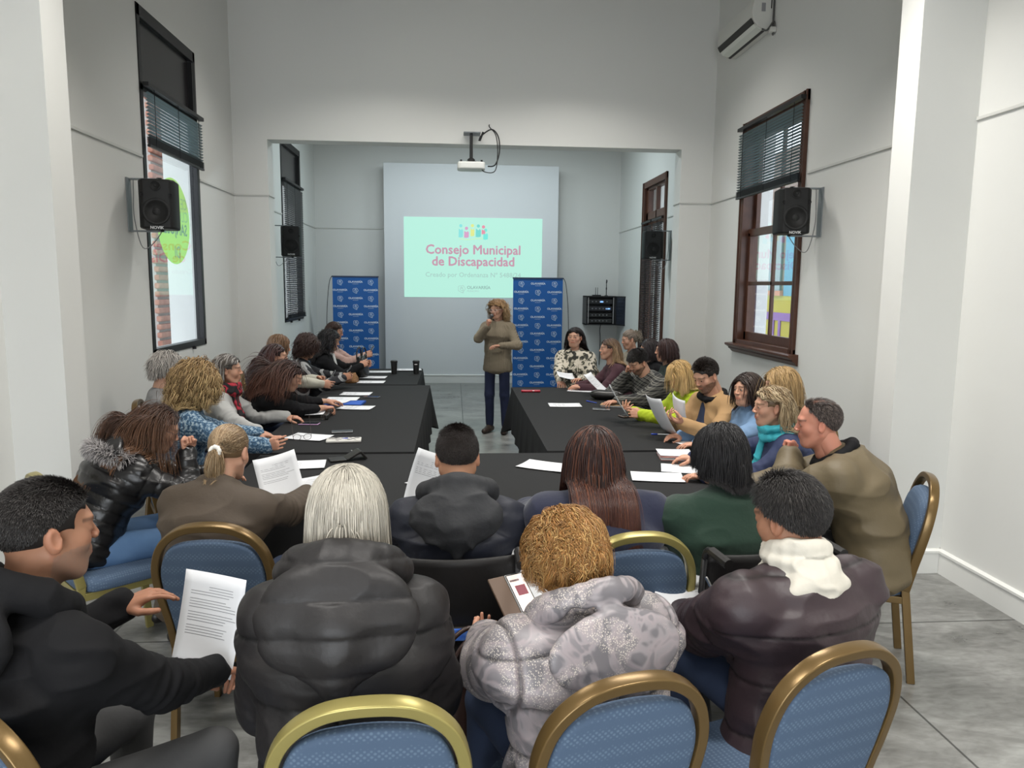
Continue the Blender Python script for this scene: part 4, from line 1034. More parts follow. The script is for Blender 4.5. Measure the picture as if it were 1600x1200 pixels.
def hair_mesh(parent, spec, Hc, Hr, coll, h, name='hair', near=False):
    rng = np.random.default_rng(spec.get('seed', 1)); st = spec['style']; steps = spec.get('steps', 7 if st == 'short' else (20 if near else 12))
    N = int(spec.get('n', 6500 if near else 1500)*(1.3 if st == 'short' else 1)); S, D = strands(N, spec, Hc, Hr, coll, rng, steps); N = len(S)
    w0 = spec.get('w', .0021 if near else .0045)*(1 if st != 'short' else .95); T = np.gradient(S, axis=1); T /= np.linalg.norm(T, axis=2)[:, :, None]+1e-9
    ref = unit_rows(S[:, 0]-Hc)[:, None, :]; A = np.cross(T, ref); A /= np.linalg.norm(A, axis=2)[:, :, None]+1e-9; B = np.cross(A, T)
    tt = np.linspace(0, 1, steps)[None, :, None]; w = w0*(.75+.5*rng.random((N, 1, 1)))*np.clip(1.15-tt**3, .12, 1)
    R = np.stack([S+A*w, S-A*w, S+B*w*.45], 2)  # N,steps,3,3
    V = R.reshape(-1, 3); base = (np.arange(N)*steps*3)[:, None, None]; st_ = (np.arange(steps-1)*3)[None, :, None]; F = []
    for a, b in ((0, 1), (1, 2), (2, 0)): F.append(np.stack([base+st_+a, base+st_+b, base+st_+3+b, base+st_+3+a], -1).reshape(-1, 4))
    Q = np.concatenate(F); c0 = np.array(spec['col'], float); c1 = np.array(spec.get('tip', spec['col']), float)
    br = (1+spec.get('cvar', .28)*(rng.random((N, 1, 1))*2-1))*(.8+.4*vnoise(D*7, 3))[:, None, None]; c = (c0*(1-tt**1.3)+c1*tt**1.3)*br
    if 'streak' in spec: m = (rng.random((N, 1, 1)) < spec.get('streakp', .3)); c = np.where(m, np.array(spec['streak'])*br, c)
    col = np.repeat(np.broadcast_to(c, (N, steps, 3))[:, :, None, :], 3, 2).reshape(-1, 3)
    # skull cap beneath the strands
    v = Vol((-.11, -.13, -.09), (.11, .12, .15), max(h, .004)); inf = spec.get('cap', .004); v.ell((0, -.012, .032), (.076+inf, .096+inf, .086+inf))
    v.ell((0, .125, -.020+.05*spec.get('recede', 0)), (.10, .085, .105), sub=True); v.ell((0, .02, -.09), (.09, .085, .07), sub=True, k=.0)
    for s in (-1, 1): v.ell((s*.08, .03, -.03), (.03, .045, .05), sub=True); v.ell((s*.062, .075, .028), (.03, .035, .034), sub=True)
    if spec.get('bald'): v.ell((0, -.02, .13), (.05*spec['bald'], .06, .04), sub=True)
    Vc, Qc = v.mesh(); Vc = Vc@Hr.T+Hc; cc = np.tile(np.array(spec['capcol']) if 'capcol' in spec else c0*spec.get('capdark', .75), (len(Vc), 1))
    Q = np.concatenate([Q, Qc+len(V)]); V = np.concatenate([V, Vc]); col = np.concatenate([col, cc])
    return quad_obj(name, V, Q, hair_mat, parent, col)

# ------------------------------------------------------------------ figure
def ik(a, t, l1, l2, hint):
    d = t-a; L = np.linalg.norm(d)
    if L > (l1+l2)*.985: t = a+d/L*(l1+l2)*.985; d = t-a; L = np.linalg.norm(d)
    if L < abs(l1-l2)+.06: t = a+d/(L+1e-9)*(abs(l1-l2)+.06); d = t-a; L = np.linalg.norm(d)
    u = d/L; x = (l1*l1-l2*l2+L*L)/(2*L); y = math.sqrt(max(l1*l1-x*x, 0)); n = hint-u*(hint@u); n = unit(n); return a+u*x+n*y, t
SKIN = {'fair': (.56, .33, .24), 'light': (.50, .28, .19), 'olive': (.42, .22, .135), 'tan': (.33, .165, .10), 'ruddy': (.50, .22, .15)}
def person(head, face, label, top, hair, male=False, lean=8, side=0, twist=0, hyaw=0, hpitch=10, hroll=0, skin='light', bulk=1., R=None, L=None,
           near=False, trousers=None, shoe=None, group=None, stand=False, beard=None, brow=None, lids=.6, collar=None, hood=None, scarf=None, name='person', legs=None, sh=1.,
           hands=('relaxed', 'relaxed'), hx=(0, 0), elbow=(None, None), seat=.48, hem=-.03, sleeve=0., seg_scale=None, hscale=1., palms=('down', 'down'), extra=None, legdir=0, drop=0, hips=None):
    hf = .0035 if near else .005; hb = .009 if near else .011; hc_ = .0065 if near else .010
    B = {}; Lx = np.array([1., 0, 0])@rot(0, 0, twist).T
    lt = .52 if male else .485; nk = .19 if male else .175; z0 = .93 if stand else seat+.085
    fr = rad(face); cf, sf = math.cos(fr), math.sin(fr)
    W = np.array([[cf, -sf, 0], [sf, cf, 0], [0, 0, 1.]])
    def spine(s):
        l = rad(lean); sd = rad(side); p = np.array([0, 0, z0]); P = [p]
        for q, fr_, k in ((.16/.5, .45, 1), (.18/.5, 1., 1), (.16/.5, 1.35, 1)):
            a = l*fr_; d = unit(np.array([math.sin(sd), math.sin(a), math.cos(a)])); p = p+d*lt*q*s; P.append(p)
        a = l*.85+rad(max(hpitch, 0))*.25; nd = unit(np.array([math.sin(sd*.6), math.sin(a)+.12, math.cos(a)])); hc = p+nd*nk*(.6+.4*s); return np.array(P), hc, nd
    s = 1.
    for _ in range(12):
        P, hc, nd = spine(s); s *= 1+(head[2]-hc[2])/(hc[2]-z0+1e-6)*.9; s = min(max(s, .78), 1.22)
    P, hc, nd = spine(s)
    r0 = np.array([head[0], head[1], 0])-W@np.array([hc[0], hc[1], 0])
    root = empty(name, (r0[0], r0[1], 0), fr, label, 'person', group)
    toL = lambda w: W.T@(np.array(w, float)-np.array([r0[0], r0[1], 0]))
    Hr = rot(0, 0, hyaw)@rot(-hpitch, 0, 0)@rot(0, hroll, 0); hs = (1.0 if male else .955)*hscale
    up = unit(P[3]-P[2]); Fw = np.cross(up, Lx)*1.; Fw = unit(np.cross(up, Lx)); Fw = Fw if Fw[1] > 0 else -Fw
    shw = (.185 if male else .158)*(1+(bulk-1)*.6)*sh; la, lf = (.30, .26) if male else (.27, .235)
    S = {q: P[3]+Lx*q*shw-up*.068 for q in (-1, 1)}
    # arms: q=+1 right, -1 left
    arm = {}
    for q, tgt, el in ((1, R, elbow[0]), (-1, L, elbow[1])):
        t = toL(tgt) if tgt is not None else np.array([q*.12, .34, .64]) if not stand else np.array([q*.3, .05, .85])
        hint = np.array(el, float) if el is not None else np.array([q*.55, -.35, -.85])
        e, w = ik(S[q], t, la, lf, hint); arm[q] = (S[q], e, w)
    # --- legs
    hj = {q: np.array([q*.09, .02, z0-.02]) for q in (-1, 1)}; lg = {}
    for q in (-1, 1):
        if stand: k = np.array([q*.10, .02, .49]); an = np.array([q*.105, -.01, .09]); ft = an+np.array([q*.02, .14, -.05])
        else: a = rad(legdir); k = hj[q]+np.array([q*.05+math.sin(-a)*.42, .40*math.cos(a), .0]); k[2] = seat+.07; an = np.array([k[0]+q*.01, k[1]-.03-.0, .09]); ft = an+np.array([0, .14, -.05])
        if legs: k, an = [np.array(v) for v in legs[q]]; ft = an+np.array([q*.02, .13, -.05])
        lg[q] = (hj[q], k, an, ft)
    lo = np.min([p for t in arm.values() for p in t]+[p for t in lg.values() for p in t]+list(P)+[hc], axis=0)-.25; hi = np.max([p for t in arm.values() for p in t]+[p for t in lg.values() for p in t]+list(P)+[hc], axis=0)+.25
    lo[2] = -.01
    # --- body surface
    v = Vol(lo, hi, hb*1.3); v.sweep(P, Lx, [.13, .11, .125, .06], [.09, .085, .09, .055], k=.04)
    v.cap(P[3]-up*.03, hc-nd*.05, .054 if male else .046, .053 if male else .045, k=.03)
    for q in (-1, 1):
        a, e, w = arm[q]; v.cap(a, e, .042, .036, k=.03); v.cap(e, w, .036, .024, k=.02); h0, k_, an, ft = lg[q]; v.cap(h0, k_, .07, .05, k=.04); v.cap(k_, an, .048, .035, k=.03); v.cap(an, (an+ft)/2-[0, 0, .01], .028, .02, k=.02)
    V, Q = v.mesh(); sk = np.array(SKIN[skin]) if isinstance(skin, str) else np.array(skin); VV = [V]; QQ = [Q]; n = len(V); MI = [np.zeros(len(Q))]
    cols = [np.tile(sk, (len(V), 1))]
    Vh, Qh = get_head(male, hf, round(lids, 1)); x, y, z = Vh.T; c = np.tile(sk, (len(Vh), 1))
    def blend(c, m, col): m = np.clip(m, 0, 1)[:, None]; return c*(1-m)+np.array(col)*m
    c = blend(c, .35*np.exp(-(((np.abs(x)-.04)/.02)**2+((z+.02)/.022)**2))*(y > .03), sk*np.array([1.05, .72, .7]))
    c = blend(c, .3*np.exp(-((x/.014)**2+((z+.018)/.016)**2))*(y > .09), sk*np.array([1.05, .75, .72])); c = blend(c, .25*(np.abs(x) > .072)*(y < .03), sk*np.array([1.05, .7, .65]))
    lip = (np.abs(x) < .024)*np.exp(-((z+.0555)/.0085)**4)*(y > .078); c = blend(c, lip*.75, sk*np.array([.85, .45, .45]))
    bc = np.array(brow if brow is not None else hair['col'])*.8 if hair else sk*.4
    bm = (y > .055)*np.exp(-((z-.0285+.10*(np.abs(x)-.03)*(np.abs(x) > .03))/.0050)**4)*((np.abs(x) > .012) & (np.abs(x) < .054)); c = blend(c, bm*.6, bc)
    if beard is not None:
        bcol, amt, kind = beard
        jaw = (y > -.005)*(z < -.028-.25*np.maximum(0, .055-y))*(z > -.135); mouth = np.exp(-((np.abs(x)/.024)**4+((z+.0555)/.008)**4)); hollow = np.exp(-(((np.abs(x)-.035)/.016)**2+((z+.030)/.014)**2))*(y > .06)
        if kind == 'full': m = jaw*(1-mouth)*(1-.8*hollow)
        else: m = jaw*(np.abs(x) < .035)*(1-mouth)
        m *= .75+.5*(vnoise(Vh*350)-.5); c = blend(c, m*amt, bcol)
    else: c = c*(1+.05*(vnoise(Vh*90)-.5))[:, None]
    MH = lambda A: (A*hs)@Hr.T+hc
    VV.append(MH(Vh)); QQ.append(Qh+n); n += len(Vh); cols.append(c); MI.append(np.zeros(len(Qh)))
    for q in (-1, 1):
        Ve, Qe = sphere((q*.031, .0755, .005), .0132, 16, 12); VV.append(MH(Ve)); QQ.append(Qe+n); n += len(Ve); cols.append(np.tile(sk, (len(Ve), 1)))
        cy = Ve[Qe].mean(1)[:, 1]; MI.append(np.where(cy > .0755+.0132*.86, 2, 1))
    for q in (1, -1):
        a, e, w = arm[q]; pose = hands[0 if q == 1 else 1]; Vd, Qd = get_hand(pose, .0035 if near else .0048); Vd = Vd.copy(); Qd = Qd.copy()
        if q == -1: Vd[:, 0] *= -1; Qd = Qd[:, ::-1]
        Vd *= 1.0 if male else .92; fd = unit(w-e)
        bd = hx[0 if q == 1 else 1]
        pal = palms[0 if q == 1 else 1]; bk_ = {'down': np.array([0, 0, 1.]), 'in': np.array([q, 0, .2]), 'up': np.array([0, 0, -1.]), 'face': np.array([0, 1., .0]), 'out': np.array([0, -1., 0])}[pal] if isinstance(pal, str) else np.array(pal, float)
        if bd:  # override finger direction
            fd = unit(np.array(bd, float))
        zz = unit(bk_-fd*(bk_@fd)); xx = np.cross(fd, zz); Rm = np.stack([xx, fd, zz], 1); VV.append(Vd@Rm.T+w); QQ.append(Qd+n); n += len(Vd); MI.append(np.zeros(len(Qd)))
        cols.append(np.tile(sk*np.array([1.0, .93, .92]), (len(Vd), 1)))
    quad_obj('body', np.concatenate(VV), np.concatenate(QQ), [skin_mat, eye_w, eye_d], root, np.concatenate(cols), np.concatenate(MI))
    # --- garment
    T = dict(th=.012, wr=.006, wf=(7, 7, 15), quilt=0, qa=.012, m=None, name='sweater', arm=(.051, .044, .036), puff=0); T.update(top)
    th = T['th']; g = Vol(lo, hi, hc_)
    w4 = np.array([.155, .142, .168, .10 if male else .088])*(1.08 if male else 1)*bulk+th; d4 = np.array([.115, .108, .118, .07])*(1+(bulk-1)*.8)+th*.9
    if hips: w4[0] *= hips
    Pg = P.copy(); Pg[0] = P[0]-unit(P[1]-P[0])*(.02+drop) ; Pg[3] = P[3]-up*.035
    g.sweep(Pg, Lx, w4, d4, k=.06)
    g.cap(S[-1]+up*.01+Lx*.03, S[1]+up*.01-Lx*.03, .050+th*.8, k=.06); g.cap(P[3]-up*.02, S[1]+up*.01, .05+th*.6, .045+th*.6, k=.05); g.cap(P[3]-up*.02, S[-1]+up*.01, .05+th*.6, .045+th*.6, k=.05)
    if not male: g.ell(P[2]+Fw*.075+up*.02+Lx*.06, (.062, .055, .06), k=.05); g.ell(P[2]+Fw*.075+up*.02-Lx*.06, (.062, .055, .06), k=.05)
    g.ell(P[2]-Fw*.015+up*.03, (.125*bulk+th, .088+th*.8, .15), k=.05)
    ab = T['arm']; bb = 1+(bulk-1)*.5
    for q in (-1, 1):
        a, e, w = arm[q]; we = w-unit(w-e)*(.005+sleeve*lf); g.cap(a, e, ab[0]*bb+th*.7, ab[1]*bb+th*.7, k=.045, tagn=q); g.cap(e, we, ab[1]*bb+th*.7, ab[2]*bb+th*.35, k=.02, tagn=q)
    ncol = P[3]+up*.035; g.ell(P[3]+up*.055+Fw*.012, (.058+.008*male, .060+.008*male, .055), sub=True, k=.012)
    if collar == 'turtle': g.cap(P[3]-up*.01, P[3]+nd*.075, .068 if male else .060, .058 if male else .050, k=.02)
    if collar == 'ring':
        for t in np.linspace(0, 2*PI, 15)[:-1]: t2 = t+2*PI/14; f_ = lambda t: P[3]+up*(.022-.018*math.cos(t))+Lx*.072*math.sin(t)+Fw*(.068*math.cos(t)-.004); g.cap(f_(t), f_(t2), .015+th*.3, k=.01)
    V, Q = g.mesh(); V = relax(V, Q, 2); N_ = vnormals(V, Q)
    # parameter along torso / arms
    dT = (V-P[0])@unit(P[3]-P[0])
    best = np.full(len(V), 9.); s_ = dT.copy(); armm = np.zeros(len(V))
    for q in (-1, 1):
        a, e, w = arm[q]
        for (A, Bp, off, rr) in ((a, e, 0, ab[0]), (e, w, la, ab[1])):
            ba = Bp-A; t = np.clip((V-A)@ba/(ba@ba), 0, 1); dd = np.linalg.norm(V-A-t[:, None]*ba, axis=1)-rr*1.25-th; sl = off+t*np.linalg.norm(ba)
            m = (dd < best) & (dd < .012) & (sl > .04); best = np.where(m, dd, best); s_ = np.where(m, sl, s_); armm = np.where(m, 1, armm)
    dsp = np.zeros(len(V)); sd_ = hair['seed'] if hair and 'seed' in hair else 3
    wf = np.array(T['wf'], float); n1 = vnoise(V*wf+17*sd_, sd_); n2 = vnoise(V*wf*2.3+5, sd_+1)
    dsp += T['wr']*((1-np.abs(2*n1-1))**2*1.6-.6)+T['wr']*.45*(2*n2-1)
    if T['wr'] > .003:  # folds gathered at elbows and waist
        for q in (-1, 1): de = np.linalg.norm(V-arm[q][1], axis=1); dsp += T['wr']*.9*np.exp(-(de/.09)**2)*np.sin(s_*150+n1*6)
    if T['quilt']:
        per = T['quilt']; u = (s_+(T.get('qoff', 0)))/per; u = u+.10*(n1-.5); dsp += T['qa']*(np.abs(np.sin(PI*u))**.33-.8)
        seam = np.exp(-((u-np.round(u))*per/.0055)**2)
        if T.get('qv'): # vertical seams on the body
            xx = (V-P[2])@Lx/T['qv']; seam = np.maximum(seam, (1-armm)*np.exp(-((xx-np.round(xx))*T['qv']/.0045)**2)); dsp -= (1-armm)*T['qa']*.9*np.exp(-((xx-np.round(xx))*T['qv']/.005)**2)
        dsp += T['qa']*.35*(vnoise(V*[38, 38, 14]+3, 7)-.5)*1.6*(1-np.abs(np.sin(PI*u))**.6)
    if T.get('rib'): ax = np.arctan2((V-P[2])@Fw, (V-P[2])@Lx); dsp += T['rib']*np.cos(ax*T.get('ribn', 60))*(1-armm)+armm*T['rib']*np.cos((V@Lx)*330)
    dsp -= .6*np.mean(dsp)
    V = V+N_*dsp[:, None]
    gob = quad_obj(T['name'], V, Q, [T['m'], T['m2']] if T.get('m2') else T['m'], root, mi=(armm[Q].mean(1) > .5).astype(int) if T.get('m2') else None)
    if T['quilt']: at = gob.data.attributes.new('seam', 'FLOAT', 'POINT'); at.data.foreach_set('value', np.clip(seam, 0, 1).astype(np.float32))  # mask for the crease shade painted along the seams
    B.update(P=P, hc=hc, nd=nd, up=up, Fw=Fw, Lx=Lx, S=S, arm=arm, W=W, r0=r0, root=root, Hr=Hr, hs=hs, toL=toL, lo=lo, hi=hi)
    # --- trousers and shoes
    if trousers is not False:
        tm = trousers or mat('dark_denim', (.02, .035, .075), .8); g = Vol(lo, hi, .012)
        g.ell((P[0]+P[1])/2*[1, 1, 0]+np.array([0, 0, z0-.005]), (.165*bulk, .125*bulk, .095) if not stand else (.145, .105, .12))
        for q in (-1, 1): h0, k_, an, ft = lg[q]; g.cap(h0, k_, .088*(1+(bulk-1)*.6) if not stand else .072, .064, k=.03); g.cap(k_, an+[0, 0, .02], .062, .05, k=.015)
        V, Q = g.mesh(); V = relax(V, Q, 2); N_ = vnormals(V, Q); V = V+N_*(.006*(vnoise(V*[10, 10, 12]+9, 2)-.5))[:, None]; V[:, 2] = np.maximum(V[:, 2], .02)
        quad_obj('trousers', V, Q, tm, root)
        sm = shoe or mat('black_shoe', (.018, .016, .015), .4)
        for q in (-1, 1):
            h0, k_, an, ft = lg[q]; d = unit((ft-an)*[1, 1, 0]); sv = Vol(an-.25, an+.25, .007); b0 = an*[1, 1, 0]
            sv.cap(b0-d*.045+[0, 0, .045], b0+d*.05+[0, 0, .05], .040, .040, k=.0); sv.cap(b0+d*.05+[0, 0, .042], b0+d*.15+[0, 0, .034], .042, .034, k=.02); sv.cap(b0+[0, 0, .05], an+[0, 0, .02], .042, .046, k=.02)
            sv.put(lambda X, Y, Z: Z-.004+0*X+0*Y, an-.3, np.array([9, 9, .01]), 0, sub=True)
            V, Q = sv.mesh(); quad_obj('shoe', V, Q, sm, root)
    # --- hair
    cr = np.array([.077, .097, .087])*hs
    keep = bool(hair) and hair['style'] != 'short' and hair.get('tie') is None and not hair.get('bangs')
    def coll(p, lift):
        p = p.copy(); lift = np.asarray(lift)
        for _ in range(1):
            for c_, r_ in ((np.array([0, -.012, .032])*hs, cr), (np.array([0, .028, -.03])*hs, np.array([.061, .062, .084])*hs)):
                l = (p-hc)@Hr-c_; rr = r_+lift[:, None]; k0 = np.sqrt(((l/rr)**2).sum(1)); m = k0 < 1; l[m] = l[m]/k0[m][:, None]; p[m] = (l[m]+c_)@Hr.T+hc
            if keep:
              l = (p-hc)@Hr/hs; tk = hair.get('tuck', .015); m = (l[:, 1] > tk) & (l[:, 2] < .050+.3*max(0, .015-tk)) & (l[:, 2] > -.22) & (np.abs(l[:, 0]) < (.070 if tk > 0 else .12))
              l[m, 0] = np.where(l[m, 0] >= 0, .070, -.070) if tk > 0 else l[m, 0]; l[m, 1] = np.minimum(l[m, 1], .05 if tk > 0 else tk); p[m] = (l[m]*hs)@Hr.T+hc
        for _ in range(2):
            for A, Bp, r_ in ((hc-nd*.06, P[3], .060), (S[-1], S[1], .076+th*1.1), (P[3]-up*.08-Lx*.06, P[1]-Lx*.05, .110*(1+(bulk-1)*.8)+th*1.1), (P[3]-up*.08+Lx*.06, P[1]+Lx*.05, .110*(1+(bulk-1)*.8)+th*1.1)):
                ba = Bp-A; t = np.clip((p-A)@ba/(ba@ba), 0, 1); cpt = A+t[:, None]*ba; dv = p-cpt; dist = np.linalg.norm(dv, axis=1)+1e-9
                rr = r_+lift*.5; m = dist < rr; f_ = np.where(dv@Fw < .02, -1., 1.); b = f_*(dv@Fw); mv = np.sqrt(np.maximum(b*b-dist**2+rr**2, 0))-b
                p[m] = (p+(f_*np.clip(mv, 0, .06))[:, None]*Fw)[m]
        return p
    if hair: B['hair'] = hair_mesh(root, hair, hc, Hr*hs, coll, hf, near=near)
    if hood: add_hood(B, hood, hc_, near, th)
    if scarf: add_scarf(B, scarf, hc_)
    if extra: extra(B)
    return B
def add_hood(B, spec, h, near, th):
    P, up, Fw, Lx = B['P'], B['up'], B['Fw'], B['Lx']; o = P[3]+up*.0; s = spec.get('s', 1.)
    g = Vol(o-.34, o+.34, h); f_ = lambda t: o+up*(.035-.035*math.cos(t))*s+Lx*.102*s*math.sin(t)+Fw*(.088*math.cos(t)-.02)*s
    ts = np.linspace(rad(28), rad(332), 18)
    for a, b in zip(ts[:-1], ts[1:]): g.cap(f_(a), f_(b), spec.get('r', .034)+.008*math.sin(a/2), k=.012)
    g.ell(o-Fw*(.108+th*.9)*s-up*.04*s, (.150*s, .042*s*spec.get('lump', 1), .105*s*spec.get('drop', 1)), np.stack([Lx, Fw, up], 1), k=.035)
    if spec.get('peak'): g.cap(o-Fw*(.115+th)*s-up*.06*s, o-Fw*(.112+th)*s-up*.16*s*spec['peak'], .050*s, .018*s, k=.05)
    g.ell(o+up*.075*s+Fw*.005, (.075*s, .072*s, .07*s), k=.02, sub=True)
    g.ell(o-Fw*.085*s+up*.055*s, (.080*s, .028*s, .035*s), k=.035, sub=True)
    V, Q = g.mesh(); V = relax(V, Q, 2); N_ = vnormals(V, Q); n1 = vnoise(V*[9, 9, 17]+4, 5); V = V+N_*(spec.get('wr', .006)*((1-np.abs(2*n1-1))**2*1.6-.7))[:, None]
    if spec.get('quilt'): u = ((V-o)@up)/spec['quilt']; V = V+N_*(.009*(np.abs(np.sin(PI*u))**.5-.7))[:, None]
    if spec.get('lining'):
        q1 = np.linalg.norm(((V-(o+up*.075*s))@np.stack([Lx, Fw, up], 1))/np.array([.075, .082, .078])/s, axis=1); q2 = np.linalg.norm(((V-(o-Fw*.085*s+up*.055*s))@np.stack([Lx, Fw, up], 1))/np.array([.095, .045, .045])/s, axis=1)
        lm = ((q1 < 1.12) | (q2 < 1.0)); ob = quad_obj(spec.get('name', 'hood'), V, Q, [spec['m'], spec['lining']], B['root'], mi=(lm[Q].mean(1) > .5).astype(int))
    else: ob = quad_obj(spec.get('name', 'hood'), V, Q, spec['m'], B['root'])
    if spec.get('fur'):
        f_ = lambda t: o+up*(-.005-.075*math.sin(t/2)**2)*s+Lx*.150*s*math.sin(t)+Fw*(.115*math.cos(t)-.060)*s
        c, tip = spec['fur']; rng = np.random.default_rng(5); n = 5200; ang = rad(28)+rad(304)*rng.random(n); ph = rng.random(n)*2*PI; C0 = np.array([f_(a) for a in ang]); tn = np.array([f_(a+.02)-f_(a-.02) for a in ang]); tn = unit_rows(tn)
        e1 = unit_rows(np.cross(tn, up)); e2 = np.cross(tn, e1); d = e1*np.cos(ph)[:, None]+e2*np.sin(ph)[:, None]; rt = C0+d*.030; ln = .035*(.6+.6*rng.random((n, 1)))
        dd = unit_rows(d+rng.normal(size=(n, 3))*.35+np.array([0, 0, -.35])); S_ = np.stack([rt, rt+dd*ln*.5, rt+unit_rows(dd+[0, 0, -.3])*ln], 1)
        T = np.gradient(S_, axis=1); A = np.cross(T, [0.3, .2, .9]); A /= np.linalg.norm(A, axis=2)[:, :, None]+1e-9; Bx = np.cross(A, T); Bx /= np.linalg.norm(Bx, axis=2)[:, :, None]+1e-9; w = .0016*np.array([1, .8, .1])[None, :, None]
        R = np.stack([S_+A*w, S_-A*w, S_+Bx*w], 2).reshape(-1, 3); b = (np.arange(n)*9)[:, None, None]; st = (np.arange(2)*3)[None, :, None]; F = np.concatenate([np.stack([b+st+i, b+st+j, b+st+3+j, b+st+3+i], -1).reshape(-1, 4) for i, j in ((0, 1), (1, 2), (2, 0))])
        cc = np.where(rng.random((n, 1)) < .5, np.array(c), np.array(tip)); col = np.repeat(cc, 9, 0); quad_obj('fur_trim', R, F, hair_mat, ob, col)
def add_scarf(B, spec, h):
    P, up, Fw, Lx, nd = B['P'], B['up'], B['Fw'], B['Lx'], B['nd']; o = P[3]; s = spec.get('s', 1.); g = Vol(o-.3, o+.3, h*.9)
    for i in range(spec.get('turns', 2)):
        z = .012+.032*i; rr = (.088-.010*i)*s
        f_ = lambda t: o+up*(z+.012*math.sin(t+i*2))+nd*.01+Lx*rr*math.sin(t)+Fw*(rr*math.cos(t)-.004)
        for t in np.linspace(0, 2*PI, 17)[:-1]: g.cap(f_(t), f_(t+2*PI/16), spec.get('r', .024), k=.012)
    if spec.get('tail'): g.sweep(np.array([o+Fw*.09+Lx*.03, P[2]+Fw*.17+Lx*.05, P[1]+Fw*.19+Lx*.05]), Lx, [.05, .06, .06], [.02, .018, .014], k=.02)
    if spec.get('drop'): g.ell(o-Fw*.095-up*.02, (.11*s, .04, .05), np.stack([Lx, Fw, up], 1), k=.03)
    V, Q = g.mesh(); V = relax(V, Q, 1); N_ = vnormals(V, Q); n1 = vnoise(V*[14, 14, 26]+4, 5); V = V+N_*(.25*spec.get('r', .024)*((1-np.abs(2*n1-1))**2*1.6-.7)*(1 if spec.get('r', .024) > .02 else .5))[:, None]
    quad_obj(spec.get('name', 'scarf'), V, Q, spec['m'], B['root'])
# ------------------------------------------------------------------ fabrics
def fabric(name, col, rough=.85, bump=(90, .3, .002), var=None, sheen=0): return mat(name, col, rough, bump=bump, var=var, sheen=sheen)
black_cotton = fabric('black_cotton', (.0065, .0065, .0075), .9); black_cotton.node_tree.nodes['Principled BSDF'].inputs['Specular IOR Level'].default_value = .25
black_puffer = mat('black_puffer', (.008, .0075, .008), .32, bump=(40, .25, .006))
char_puffer = mat('charcoal_puffer', (.013, .0115, .012), .5, bump=(35, .3, .006))
plum_puffer = mat('plum_puffer', (.034, .021, .025), .5, bump=(30, .3, .006))
olive_twill = fabric('olive_twill', (.060, .043, .029), .7, (45, .4, .004))
tan_coat = fabric('tan_coat', (.115, .088, .048), .6, (14, .5, .008))
navy_fleece = fabric('navy_fleece', (.011, .014, .036), .9, (60, .4, .003), sheen=.2)
navy_padded = fabric('navy_padded', (.009, .011, .021), .6, (30, .4, .006))
grey_lining = fabric('grey_lining', (.022, .023, .026), .7, (22, .6, .008))
green_fleece = fabric('green_fleece', (.007, .026, .015), .9, (40, .5, .004), sheen=.15)
cream_fleece = fabric('cream_fleece', (.56, .53, .46), .9, (50, .4, .004))
grey_trouser = fabric('grey_trouser', (.055, .055, .056), .85); jeans = fabric('blue_jeans', (.07, .14, .27), .85, (150, .4, .001), var=(6, .5, (.12, .22, .38))); dark_jeans = fabric('dark_jeans', (.018, .03, .065), .85)
satin = mat('grey_satin', (.17, .155, .16), .35)
def pattern_mat(name, rough, build):
    m = mat(name, (.5, .5, .5), rough); nt, b = nodes(m); tc = nt.nodes.new('ShaderNodeTexCoord'); build(nt, b, tc); return m
def ramp(nt, stops):
    r = nt.nodes.new('ShaderNodeValToRGB'); r.color_ramp.interpolation = 'LINEAR'; e = r.color_ramp.elements
    e[0].position, e[0].color = stops[0][0], (*stops[0][1], 1); e[1].position, e[1].color = stops[-1][0], (*stops[-1][1], 1)
    for p_, c in stops[1:-1]: x = e.new(p_); x.color = (*c, 1)
    return r
def _noise(nt, tc, sc, det=3, dist=0, out='Object'):
    n = nt.nodes.new('ShaderNodeTexNoise'); n.inputs['Scale'].default_value = sc; n.inputs['Detail'].default_value = det; n.inputs['Distortion'].default_value = dist; nt.links.new(tc.outputs[out], n.inputs['Vector']); return n
def _mix(nt, fac, a, b, mode='MIX'):
    m = nt.nodes.new('ShaderNodeMix'); m.data_type = 'RGBA'; m.blend_type = mode
    for s, v in ((0, fac), (6, a), (7, b)):
        if isinstance(v, (tuple, float, int)): m.inputs[s].default_value = (*v, 1) if isinstance(v, tuple) else v
        else: nt.links.new(v, m.inputs[s])
    return m.outputs[2]
def floral(nt, b, tc):
    n = _noise(nt, tc, 9, 2, 1.5); r = ramp(nt, [(.42, (.15, .14, .15)), (.47, (.26, .235, .245)), (.54, (.29, .25, .26)), (.6, (.19, .175, .185))]); nt.links.new(n.outputs['Fac'], r.inputs[0])
    n2 = _noise(nt, tc, 7, 2, .5); r2 = ramp(nt, [(.50, (0, 0, 0)), (.56, (1, 1, 1))]); nt.links.new(n2.outputs['Fac'], r2.inputs[0])
    v = nt.nodes.new('ShaderNodeTexVoronoi'); v.inputs['Scale'].default_value = 210; nt.links.new(tc.outputs['Object'], v.inputs['Vector']); r3 = ramp(nt, [(.28, (1, 1, 1)), (.42, (0, 0, 0))]); nt.links.new(v.outputs['Distance'], r3.inputs[0])
    f = _mix(nt, 1.0, r2.outputs[0], r3.outputs[0], 'MULTIPLY'); nt.links.new(_mix(nt, f, r.outputs[0], (.50, .45, .40)), b.inputs['Base Color'])
floral_quilt = pattern_mat('floral_quilt', .42, floral)
def camo(nt, b, tc):
    n = _noise(nt, tc, 17, 3, 1.0); r = ramp(nt, [(.44, (.52, .47, .38)), (.50, (.55, .50, .42)), (.52, (.16, .15, .10)), (.58, (.03, .03, .025))]); nt.links.new(n.outputs['Fac'], r.inputs[0]); nt.links.new(r.outputs[0], b.inputs['Base Color'])
